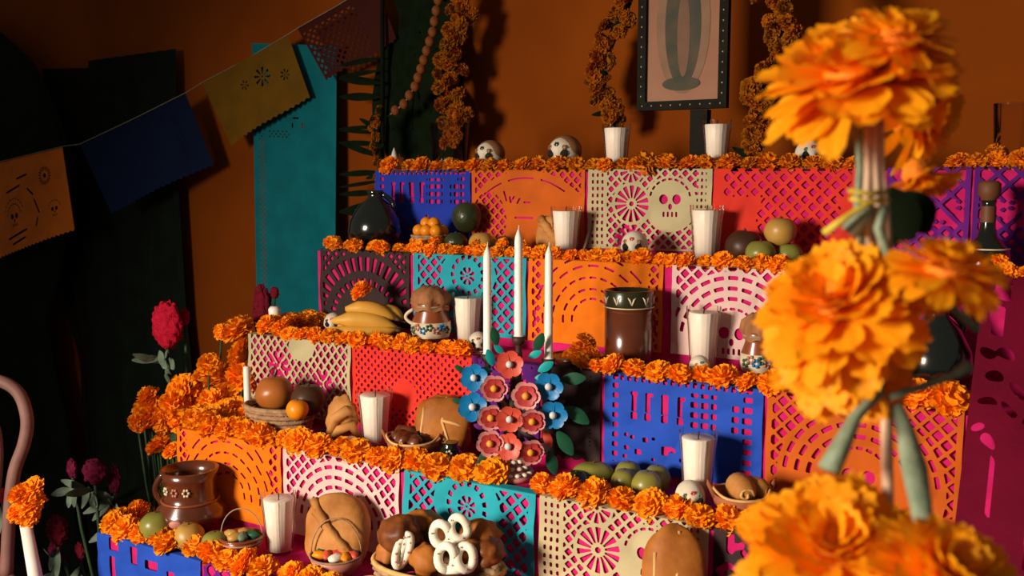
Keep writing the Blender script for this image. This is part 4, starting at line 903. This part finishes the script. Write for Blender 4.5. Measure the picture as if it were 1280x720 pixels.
# a dense backing of side branches so the crown is one body
for i, (u, v) in enumerate(((595, 470), (595, 500), (690, 480), (690, 520), (620, 545), (665, 565), (612, 520), (672, 500), (640, 455), (600, 545), (680, 560), (705, 500), (700, 540))): MB().tube([loc(643, 520+i), loc((u+643)/2, v+12, .004), loc(u, v, .008)], [5*S, 4*S, 3*S], 7).build('branch', M['ttrunk'], tr)
def blossom_mesh(n, rr, cup, w=.62):
    b_ = MB()
    for i in range(n):
        a = 2*math.pi*i/n; d = Vector((math.cos(a), 0, math.sin(a))); t = Vector((-math.sin(a), 0, math.cos(a))); v = []; f = []
        prof = ((.1, .25, 0), (.35, .6, -.06), (.65, .95, -.16), (.88, .75, -.24), (1.0, .25, -.26))
        for (q, ww, y) in prof:
            for c in (-1, 0, 1): p = d*q*rr+t*(c*ww*rr*w*.78)+Vector((0, y*cup*rr+(.09*rr if c == 0 else 0), 0)); v.append(p)
        for j in range(4): f += [(3*j, 3*j+1, 3*j+4, 3*j+3), (3*j+1, 3*j+2, 3*j+5, 3*j+4)]
        b_.add(v, f)
    return b_.mesh('blossom')
BL = {}
def blossom(u, v, rp, kind, off):
    key = (kind, rp)
    if key not in BL:
        m1 = blossom_mesh(6, rp*S, .8); m1.materials.append(M[{'blue': 'tblue', 'teal': 'tteal', 'coral': 'tcoral', 'pink': 'tpink'}[kind]])
        BL[key] = m1
    o = put('blossom', BL[key], None, tr, loc(u, v, off)); o.rotation_euler = (RN.uniform(-.2, .25), RN.uniform(-.4, .4), RN.uniform(-.25, .25))
    if kind == 'pink':
        i2 = blossom_mesh(6, rp*S*.74, .8); i2.materials.append(M['tred']); q = put('inner_petals', i2, None, o, (0, -.0022, 0))
    MB().ell((0, -rp*S*.22, 0), (rp*S*.26, rp*S*.24, rp*S*.26), 12, 8).build('flower_centre', M['tyel' if kind == 'pink' else 'twhite'], o)
for (u, v, r, kd, off) in ((594, 468, 17, 'blue', .026), (592, 504, 18, 'blue', .026), (685, 478, 18, 'blue', .028), (690, 513, 18, 'blue', .028), (637, 451, 17, 'coral', .03), (618, 480, 17, 'pink', .032), (657, 489, 18, 'pink', .034), (614, 515, 17, 'pink', .034), (637, 516, 17, 'coral', .038), (664, 519, 17, 'pink', .036), (613, 547, 17, 'pink', .034), (636, 550, 17, 'coral', .038), (662, 557, 17, 'pink', .036)): blossom(u, v, r, kd, off)
for (u, v, a, ln, kd) in ((617, 455, 1.9, 22, 'tteal'), (622, 430, 1.8, 24, 'tleaf'), (630, 440, 2.4, 16, 'tteal'), (668, 438, 1.2, 26, 'tleaf'), (660, 445, .5, 18, 'tteal'), (672, 462, .6, 22, 'tteal'), (668, 470, 0.1, 20, 'tteal'), (616, 462, 2.9, 16, 'tteal'), (582, 462, 2.6, 14, 'tleaf'), (580, 500, 2.9, 14, 'tleaf'), (700, 472, .1, 30, 'tleaf'), (706, 506, -.6, 34, 'tleaf'), (696, 536, -1.0, 34, 'tleaf'), (685, 560, -1.3, 30, 'tleaf'), (606, 566, -2.0, 22, 'tleaf'), (612, 560, -2.4, 18, 'tleaf'), (606, 532, 2.8, 14, 'tpurple'), (628, 500, 2.2, 14, 'tpurple'), (598, 455, 2.0, 14, 'tpurple'), (680, 535, -1.2, 22, 'tcoral'), (605, 495, -.9, 14, 'tpurple'), (622, 535, -2.3, 14, 'tpurple')):
    a0 = loc(u, v, .016); d = Vector((math.cos(a), -.15, math.sin(a)))*ln*S; leaf_blade(a0, a0+d, ln*S*.26).build('leaf', M[kd], tr)
for i, ((u, v), vt) in enumerate(zip(cups, (308, 287, 308))):
    Q = P+Matrix.Rotation(YAW, 3, 'Z') @ (loc(u, v+5)); h = z_at(vt, Q)-Q.z; r = 5.6*S
    o = thing('taper_candle', ('ivory taper candle in candelabrum cup beside the candle glass and tiny skull', 'tallest ivory taper candle in the middle candelabrum cup', 'ivory taper candle in the candelabrum cup toward the cylinder pot')[i], 'candle', Q, 0)
    MB().lathe([(r*1.1, 0), (r*1.12, .006), (r*.95, .008), (r*.88, h-.02), (r*.78, h-.012), (r*.22, h)], 20).build('wax', M['candle'], o); MB().tube([(0, 0, h-.001), (.0005, 0, h+.007)], .0007, 5).build('wick', M['candle'], o); MB().lathe([(r*1.35, .004), (r*1.4, .007), (r*1.0, .009)], 16).build('drip_collar', M['candle'], o)

# ---------------------------------------------------------------- glasses, bottle, paper cone (upper steps)
def tumbler(P, r, H, label, fill=None):
    g = thing('drinking_glass', label, 'glass', P); MB().lathe([(r*.1, .001), (r*.8, .001), (r*.82, .006), (r, H), (r*.95, H), (r*.78, .01), (r*.1, .01)], 48, flute=.02, nf=12, cap=False).build('bowl', M['glass'], g)
    MB().tube([(r*.98*math.cos(2*math.pi*i/40), r*.98*math.sin(2*math.pi*i/40), H) for i in range(41)], .0014, 6).build('rim', M['glass'], g)
    if fill: MB().lathe([(r*.74, .011), (r*.9, H*.7), (.001, H*.7)], 30).build('contents', M[fill], g)
    return g
P = spot(562, 5, .055); P.z += .003; tumbler(P, 24/ppm(P), z_at(154, P)-P.z, 'small ribbed drinking glass at the foot of the garland above blue banner')
P = spot(1262, 5, .055); P.z += .003; tumbler(P, 22/ppm(P), z_at(130, P)-P.z, 'clear ribbed drinking glass on the top step above purple banners')
P = at(1231, 318, 4, .07, .08); P.z += .003; s = 1/ppm(P); H = z_at(226, P)-P.z
g = thing('stoppered_bottle', 'dark round-shouldered bottle with brown stopper before the purple banner', 'bottle', P); MB().lathe([(24*s, 0), (29*s, .004), (30*s, H*.16), (26*s, H*.30), (12*s, H*.42), (9*s, H*.52), (8*s, H*.76), (9*s, H*.80)], 32).build('body', M['bottle'], g)
MB().lathe([(7*s, H*.78), (8*s, H*.80), (13*s, H*.86), (13*s, H*.97), (9*s, H)], 24).build('stopper', M['cork'], g); MB().tube([(26*s*math.cos(2*math.pi*i/32), 26*s*math.sin(2*math.pi*i/32), H*.30) for i in range(33)], .0014, 6).build('shoulder_ring', M['cream'], g); MB().lathe([(8.6*s, H*.54), (9*s, H*.6), (8.6*s, H*.74)], 24, cap=False).build('neck_wrap', M['cork'], g)
P = spot(493, 5, .045); P.z += .012; s = 1/ppm(P); g = thing('paper_cone', 'little white folded paper cone among marigolds on the top step', 'paper cone', P); MB().lathe([(9*s, 0), (4*s, 16*s), (.5*s, 26*s)], 12).build('cone', M['paperwhite'], g); MB().tube([(9*s*math.cos(2*math.pi*i/16), 9*s*math.sin(2*math.pi*i/16), .001) for i in range(17)], .8*s, 5).build('hem', M['paperwhite'], g)
P = spot(733, 4, .07); P.z += .003; s = 1/ppm(P); o = MB().tube([(-4*s, -.01, .003), (0, 0, 20*s), (5*s, .008, 44*s)], [2.5*s, 3*s, 2.4*s], 8).build('cinnamon_stick', M['brownf'], None, P); tag(o, 'dark cinnamon stick propped up beside the candle glass on fourth step', 'stick')

# ---------------------------------------------------------------- dark drapery, bouquets and chair beside the altar
def drape_form(Y, uc, outline, label, ry=.055):
    base = onY(uc, 360, Y); base.z = 0; g = MB(); n = 48; v = []; f = []; zs = []
    for (vv_, u) in outline:
        p = onY(u, vv_, Y); zs.append((p.z, abs(p.x-base.x)))
    zs = [(zs[0][0]+.03, .02)]+zs; zs.append((0.0, zs[-1][1]*1.1))
    full = []
    for (a, b_) in zip(zs[:-1], zs[1:]):
        for i in range(4): t = i/4; full.append((a[0]+(b_[0]-a[0])*t, a[1]+(b_[1]-a[1])*t))
    full.append(zs[-1])
    for (z, w) in full:
        for i in range(n):
            a = 2*math.pi*i/n; k = 1+.05*math.sin(a*9+z*3)*min(1, (zs[0][0]-z)*1.2); v.append((w*k*math.cos(a), min(ry, w*.8)*k*math.sin(a), z))
    for j in range(len(full)-1):
        for i in range(n): f.append((j*n+i, (j+1)*n+i, (j+1)*n+(i+1) % n, j*n+(i+1) % n))
    f.append(tuple(range(n))); o = g.add(v, f).build('draped_cloth', M['black'], None, base); return tag(o, label, 'cloth')
drape_form(2.13, -70, [(22, -30), (40, 0), (75, 38), (110, 58), (165, 80), (235, 98), (330, 76), (400, 58), (470, 66), (540, 80), (720, 92)], 'black cloth draped over a tall rounded form behind the orange skull banner')
def hung_cloth(Y, poly, label, m, seed=0):
    ps = [onY(u, v, Y) for u, v in poly]; zmin = .01; top = max(p.z for p in ps); n, mm = 36, 30; v = []; f = []
    L_ = [p for p in ps[:len(ps)//2]]; R_ = [p for p in ps[len(ps)//2:]]
    def side(S_, z):
        S_ = sorted(S_, key=lambda p: -p.z)
        for a, b_ in zip(S_[:-1], S_[1:]):
            if a.z >= z >= b_.z: t = (a.z-z)/(a.z-b_.z+1e-9); return a.x+(b_.x-a.x)*t
        return S_[0].x if z > S_[0].z else S_[-1].x
    zl, zr = max(p.z for p in L_), max(p.z for p in R_); base = Vector((ps[0].x, Y, 0))
    for j in range(mm+1):
        t = j/mm
        for i in range(n+1):
            s = i/n; zt = zl+(zr-zl)*s; z = zt+(zmin-zt)*t; xl, xr = side(L_, z), side(R_, z); x = xl+(xr-xl)*s
            v.append((x-base.x, .012*math.sin(s*22+seed)*min(1, t*6)+.004*math.sin(s*51), z))
    for j in range(mm):
        for i in range(n): f.append((j*(n+1)+i, j*(n+1)+i+1, (j+1)*(n+1)+i+1, (j+1)*(n+1)+i))
    o = MB().add(v, f).build('hanging_cloth', m, None, base); return tag(o, label, 'cloth')
hung_cloth(Y_WALL-.022, [(53, 86), (62, 240), (74, 370), (98, 450), (106, 620), (112, 85), (122, 240), (140, 620)], 'narrow dark grey cloth hanging on the wall beside draped black form', M['navy'], 1)
hung_cloth(Y_WALL-.042, [(110, 76), (112, 240), (104, 370), (108, 450), (112, 620), (219, 61), (226, 240), (236, 400), (262, 640)], 'dark green-black cloth hanging on the orange wall behind the blue strung banner', M['black'], 2)

DB = 2.04
def stem_to(b, P, base, r=.003, n=6, parent=None):
    q = P-base; MB().tube([(0, 0, .1), (q.x*.35, q.y*.35, q.z*.55), (q.x*.85, q.y*.85, q.z*.86), (q.x, q.y, q.z)], [r, r, r*.9, r*.8], n).build('stem', M['leaf' if not parent else parent], b)
def floor_vase(P, r, H, label):
    g = thing('floor_vase', label, 'vase', P); MB().lathe([(r*.7, 0), (r*.9, .01), (r, H*.45), (r*.8, H*.8), (r*.86, H), (r*.78, H), (r*.7, H*.8), (r*.85, H*.4), (.002, .02)], 28, cap=False).build('body', M['blackpot'], g)
    MB().tube([(r*.84*math.cos(2*math.pi*i/28), r*.84*math.sin(2*math.pi*i/28), H) for i in range(29)], .006, 6).build('rim', M['blackpot'], g); return g
c = ondepth(250, 500, DB); VB = Vector((c.x-.075, c.y, 0.0)); floor_vase(VB, .10, .42, 'tall black vase on the floor holding the marigold bouquet')
bq = thing('marigold_bouquet', 'bouquet of orange marigolds standing beside the second and third steps', 'bouquet', VB)
for (u, v, r) in ((298, 413, 19), (277, 415, 9), (302, 442, 18), (304, 472, 17), (276, 472, 20), (250, 490, 19), (228, 488, 19), (240, 508, 15), (265, 502, 17), (186, 497, 14), (206, 520, 19), (186, 525, 17), (172, 528, 11), (200, 558, 14), (216, 563, 11), (255, 470, 13), (285, 492, 15), (296, 500, 14), (218, 505, 17), (192, 512, 15), (178, 512, 12), (225, 525, 14), (208, 545, 13), (250, 512, 15), (262, 455, 12)):
    P = ondepth(u, v, DB+RN.uniform(-.03, .03)); o = marigold(P-VB, r*1.18/FPX*DB, None, None, bq, False, 1.0, 'blossom'); stem_to(bq, P-Vector((0, 0, .006)), VB)
for i in range(22):
    u, v = RN.uniform(195, 300), RN.uniform(470, 580); P = ondepth(u, v, DB+.02)-VB; d = Vector((RN.uniform(-.05, .05), -.02, RN.uniform(-.03, .04))); leaf_blade(P, P+d, .009).build('leaf', M['leaf' if i % 3 else 'leafgrey'], bq)
def cockscomb(P, base, w, h, m_, label, seed, leaves=4, lm='leafgrey', group=None):
    g = thing('cockscomb_flower', label, 'flower', base, 0, group); q = P-base
    def fn(d): return 1+.22*noise.noise(d*3.2+Vector((seed, 0, 0)))+.14*noise.noise(d*8+Vector((0, seed, 0)))
    MB().ell(q, (w, w*.55, h), 40, 28, fn).build('crest', M[m_], g); stem_to(g, P-Vector((0, 0, h*.8)), base, .004)
    rr = rnd(seed)
    for i in range(leaves):
        a = q+Vector((rr.uniform(-.4, .4)*w, -w*.3, -h*1.1-rr.uniform(0, .03))); d = Vector((rr.uniform(-1, 1), -.4, rr.uniform(-.9, .6))).normalized()*rr.uniform(.04, .07); leaf_blade(a, a+d, .009).build('leaf', M[lm], g)
    return g
P = ondepth(209, 406, DB+.01); cockscomb(P, VB+Vector((-.03, 0, 0)), .04, .05, 'red', 'bright red cockscomb flower above the marigold bouquet', 3, 6)
P = ondepth(231, 396, DB+.02); cockscomb(P, VB+Vector((.0, .03, 0)), .012, .018, 'red', 'tiny red cockscomb bud beside the bright red cockscomb', 4, 1)
P = ondepth(328, 392, 2.12); B2 = Vector((P.x-.16, P.y+.02, 0)); cockscomb(P, B2, .026, .06, 'redd', 'dark red plume flower before the teal sheet', 7, 2, 'leafdark')
P = ondepth(343, 366, 2.11); cockscomb(P, B2+Vector((.01, .02, 0)), .012, .013, 'redd', 'small dark red bud before the teal sheet', 8, 1, 'leafdark')
# slim white candle at the corner of the third step
P = spot(316, 3, .05); P.x = Xk(3)+.012; P.z += .003; s = 1/ppm(P); g = thing('slim_candle', 'slim white candle at the corner of the third step beside marigolds', 'candle', P); H = z_at(383, P)-P.z
MB().lathe([(4*s, 0), (6*s, .01), (7.5*s, H*.9), (5*s, H)], 16).build('wax', M['wax'], g); MB().tube([(0, 0, H-.001), (0, 0, H+.005)], .0007, 5).build('wick', M['wick'], g)
P = spot(309, 2, .03); P.x = x_at(309, P.y+.06, P.z+.08); P.y += .06; P.z += .003; s = 1/ppm(P); g = thing('short_white_candle', 'short white candle behind the rim of the fruit basket', 'candle', P); H = z_at(459, P)-P.z; MB().lathe([(4*s, 0), (4.4*s, .004), (4.2*s, H), (3*s, H+.002)], 14).build('wax', M['wax'], g); MB().tube([(0, 0, H-.001), (0, 0, H+.006)], .0006, 5).build('wick', M['wick'], g)
# low dark bouquet
DL = 1.98
c = ondepth(122, 640, DL); V2 = Vector((c.x, c.y+.05, 0)); floor_vase(V2, .12, .4, 'wide black vase on the floor holding plum cockscombs')
for i, (u, v, w, h, m_, lab) in enumerate(((118, 590, .03, .026, 'purpled', 'plum cockscomb above grey-green leaves in the floor vase'), (90, 586, .014, .02, 'purpled', 'small plum cockscomb at the edge of the floor vase bouquet'), (143, 600, .016, .03, 'purpled', 'tall plum cockscomb nearest the lowest step corner'), (144, 632, .012, .018, 'purpled', 'small plum cockscomb low by the lowest step corner'), (72, 662, .03, .03, 'redd', 'dark red cockscomb low beside the white candle with marigold'), (70, 690, .02, .026, 'purpled', 'plum cockscomb below the dark red one beside white candle'), (100, 690, .014, .02, 'redd', 'small dark red cockscomb beneath the grey-green leaves'))):
    P = ondepth(u, v, DL+.01*i); cockscomb(P, V2+Vector((.01*(i-3), .01*(i % 3), .02)), w, h, m_, lab, 11+i, 5 if i < 3 else 3, 'leafgrey', 'plum cockscombs in the floor vase')
# candle crowned with marigold
DC = 1.72
P = ondepth(47, 735, DC); base = Vector((P.x, P.y, 0)); top = ondepth(32, 655, DC)-base; g = thing('marigold_candle', 'tall white candle crowned with marigolds beside the altar', 'candle', base)
low = P-base; MB().tube([(low.x+.02, low.y, 0), low, top], [.013, .0125, .010], 16).build('wax', M['wax'], g); MB().lathe([(.05, 0), (.052, .01), (.02, .02), (.016, .06), (.014, .06)], 20, c=(low.x+.02, low.y, 0)).build('holder', M['clay'], g)
for (u, v, r) in ((40, 613, 17), (26, 617, 15), (36, 632, 18), (24, 640, 15), (46, 628, 14), (35, 645, 15)): marigold(ondepth(u, v, DC)-base, r/FPX*DC, None, None, g, False, .9, 'blossom')
# another red flower at the frame edge
P = ondepth(3, 620, 1.9); B3 = Vector((P.x, P.y, 0)); cockscomb(P, B3, .014, .014, 'red', 'bright red cockscomb behind the marigold candle', 31, 2)
P = ondepth(2, 655, 1.92); cockscomb(P, B3+Vector((-.03, .02, 0)), .022, .03, 'purpled', 'plum cockscomb behind the marigold candle', 32, 4)
P = ondepth(3, 705, 1.9); cockscomb(P, B3+Vector((.03, .03, 0)), .016, .016, 'red', 'low red cockscomb at the foot of marigold candle', 33, 4)
# bentwood chair
DCH = 1.80
bp = ondepth(-25, 620, DCH); base = Vector((bp.x, bp.y, 0)); ch = thing('bentwood_chair', 'dusty pink bentwood chair with hooped back', 'chair', base, YAW)
px = [(-70, 620), (-88, 560), (-82, 510), (-58, 485), (-25, 474), (5, 478), (25, 494), (34, 525), (30, 555), (18, 590), (12, 640), (8, 720)]
RI = Matrix.Rotation(-YAW, 3, 'Z'); MB().tube(smooth_path([RI @ (ondepth(u, v, DCH)-base) for u, v in px]), .0115, 10).build('back_hoop', M['chair'], ch)
MB().tube([q for q in smooth_path([RI @ (ondepth(u, v, DCH)-base) for u, v in ((-52, 640), (-60, 570), (-45, 530), (-25, 520), (-8, 530), (-2, 570), (-8, 640))])], .009, 8).build('inner_hoop', M['chair'], ch)
MB().lathe([(.15, .44), (.17, .445), (.17, .465), (.15, .47)], 32, c=(-.09, .17, 0)).build('seat', M['chair'], ch)
zb = (ondepth(8, 720, DCH)-base); zb = RI @ zb; za = RI @ (ondepth(-70, 620, DCH)-base)
for sg, a in ((-1, za), (1, zb)): MB().tube([a, (sg*.16, .0, .46), (sg*.19, -.05, 0)], [.0125, .014, .012], 8).build('leg', M['chair'], ch); MB().tube([(sg*.12-.09, .28, .45), (sg*.14-.09, .30, 0)], [.015, .011], 8).build('leg', M['chair'], ch)

# ---------------------------------------------------------------- large marigolds tied to a cane, near the camera
TB = .46
def petal_mesh(seed):
    rr = rnd(seed); b = MB(); n, m = 8, 6; v = []; f = []; ru = rr.uniform(.4, 1.0)
    for j in range(n+1):
        t = j/n; w = .05+.165*math.sin(math.pi*min(1, t*.60+.02))**.9*(1 if t < .85 else 1-.35*((t-.85)/.15)**2)
        for i in range(m+1):
            s = -1+2*i/m; notch = -.05*math.cos(s*7+seed)*(t > .9)
            v.append((s*w+.02*math.sin(t*9+seed)*t, .10*s*s*t*ru+.03*math.sin(s*7+seed)*t-(.42 if seed % 2 else .22)*t*t+.12*t, t+notch*1.0-.07*s*s*(t > .95)))
    for j in range(n):
        for i in range(m): f.append((j*(m+1)+i, j*(m+1)+i+1, (j+1)*(m+1)+i+1, (j+1)*(m+1)+i))
    me = b.add(v, f).mesh('petal'); me.materials.append(M['big']); return me
PET = [petal_mesh(s) for s in range(6)]
cane_b = ondepth(1108, 640, TB); cane_b.z = 0
cane = thing('marigold_pole', 'large orange marigolds tied along a thin cane, close in front of the altar', 'flower pole', cane_b)
def big_flower(u, v, rpx, t, axis, n=70, spread=(.12, 2.0), seed=0, ln=(.55, 1.0)):
    c = ondepth(u, v, t)-cane_b; r = rpx/FPX*t; ax = (R*axis[0]+U*axis[1]-F*axis[2]).normalized(); rr = rnd(seed+50)
    core = c-ax*r*.2
    e1 = ax.orthogonal().normalized(); e2 = ax.cross(e1)
    hd = MB().ell((0, 0, 0), (r*.40, r*.40, r*.40), 16, 10, lump(seed, .2, 3)).build('flower_head', M['bigcore'], cane, core)
    for i in range(n):
        q = (i+.5)/n; th = spread[0]+(spread[1]-spread[0])*q**.75; ph = i*2.39996+rr.uniform(-.25, .25)
        d = (ax*math.cos(th)+(e1*math.cos(ph)+e2*math.sin(ph))*math.sin(th)).normalized()
        L0 = r*(ln[0]+(ln[1]-ln[0])*min(1, q*1.6))*rr.uniform(.88, 1.08)
        zax = d; yax = (ax-zax*ax.dot(zax)); yax = yax.normalized() if yax.length > 1e-4 else zax.orthogonal().normalized(); xax = yax.cross(zax)
        tw = rr.uniform(-.35, .35); xa = xax*math.cos(tw)+yax*math.sin(tw); ya = zax.cross(xa)
        o = bpy.data.objects.new('petal', PET[rr.randrange(6)]); COL.objects.link(o); o.parent = hd
        w = rr.uniform(.8, 1.2)*r*.92; m3 = Matrix((xa*w, -ya*L0*.6 if False else ya*L0*.6, zax*(L0*.92))).transposed().to_4x4(); m3.translation = d*r*.13; o.matrix_local = m3
    return hd
big_flower(1068, 84, 116, TB, (-.30, .80, .42), 96, seed=1, spread=(.15, 1.85))
big_flower(1128, 40, 74, TB-.02, (.1, .8, .45), 50, seed=2, spread=(.2, 1.9))
big_flower(1162, 140, 84, TB+.09, (.5, -.1, .35), 50, seed=3, spread=(.2, 2.0))
big_flower(1150, 225, 48, TB+.07, (.1, -.8, .3), 26, seed=9, spread=(.2, 1.3))
big_flower(1048, 372, 108, TB, (-.45, .65, .5), 90, seed=4, spread=(.15, 2.0))
big_flower(1034, 452, 92, TB+.015, (-.55, -.3, .5), 70, seed=5, spread=(.15, 1.9))
big_flower(1190, 330, 72, TB-.05, (.15, .85, .4), 54, seed=6, spread=(.2, 2.0))
big_flower(1180, 372, 48, TB+.06, (.35, -.7, .2), 24, seed=10, spread=(.3, 1.4))
big_flower(1042, 682, 118, TB-.01, (-.2, .72, .55), 96, seed=7, spread=(.12, 2.0))
big_flower(1188, 714, 100, TB-.05, (.2, .72, .55), 80, seed=8, spread=(.15, 2.0))
def T(pxs, rad, m, nm, n=8, flat=1.0):
    pts = [ondepth(u, v, t)-cane_b for u, v, t in pxs]; return MB().tube(pts, [r/FPX*TB for r in rad] if hasattr(rad, '__len__') else rad/FPX*TB, n, flat=flat).build(nm, M[m], cane)
MB().tube([(0, 0, 0), ondepth(1110, 640, TB)-cane_b, ondepth(1107, 450, TB+.01)-cane_b, ondepth(1092, 200, TB+.01)-cane_b, ondepth(1088, 70, TB+.02)-cane_b], .0028, 8).build('cane', M['straw'], cane)
for i, (u0, u1, w, m_) in enumerate(((1074, 1072, 5, 'stem'), (1083, 1082, 7, 'straw'), (1092, 1096, 7, 'straw'), (1100, 1106, 5, 'straw'))): T([(u0, 150, TB), (u0+1, 210, TB-.004), (u1, 255, TB-.004), (u1+6, 330, TB+.01)], w, m_, 'stalk')
T([(1106, 258, TB-.008), (1098, 285, TB-.01), (1110, 320, TB-.006), (1150, 350, TB), (1190, 385, TB), (1222, 413, TB)], [5, 6, 6, 5, 5, 6], 'stem', 'stalk')
T([(1112, 496, TB-.005), (1150, 484, TB), (1190, 470, TB), (1212, 457, TB)], [5, 5, 5, 9], 'stem', 'stalk')
T([(1100, 440, TB), (1097, 495, TB)], [9, 8], 'stem', 'stalk')
T([(1098, 492, TB-.004), (1070, 520, TB-.008), (1050, 560, TB-.012), (1036, 588, TB-.014)], [9, 11, 17, 20], 'stem', 'calyx', 12, .7)
T([(1120, 505, TB-.002), (1132, 540, TB-.004), (1143, 585, TB-.02), (1154, 650, TB-.04)], [8, 12, 16, 12], 'stem', 'calyx', 12, .7)
T([(1062, 290, TB), (1078, 270, TB-.004), (1090, 260, TB-.006)], [12, 10, 6], 'stem', 'calyx', 10)
T([(1030, 292, TB-.006), (1060, 270, TB-.01), (1088, 252, TB-.012), (1104, 250, TB-.01)], [5, 4, 3, 3], 'twine', 'tie'); T([(1060, 238, TB-.012), (1085, 242, TB-.014), (1110, 240, TB-.012)], 3, 'twine', 'tie'); T([(1062, 248, TB-.012), (1085, 252, TB-.014), (1112, 250, TB-.012)], 2.5, 'twine', 'tie')
for (u, v, u2, v2, t) in ((1110, 235, 1140, 300, TB+.05), (1120, 250, 1108, 310, TB+.06), (1130, 240, 1160, 290, TB+.06), (1100, 455, 1080, 500, TB+.04), (1115, 430, 1140, 470, TB+.05)):
    a, b_ = ondepth(u, v, t)-cane_b, ondepth(u2, v2, t)-cane_b; leaf_blade(a, b_, .011).build('leaf', M['leafdark'], cane)
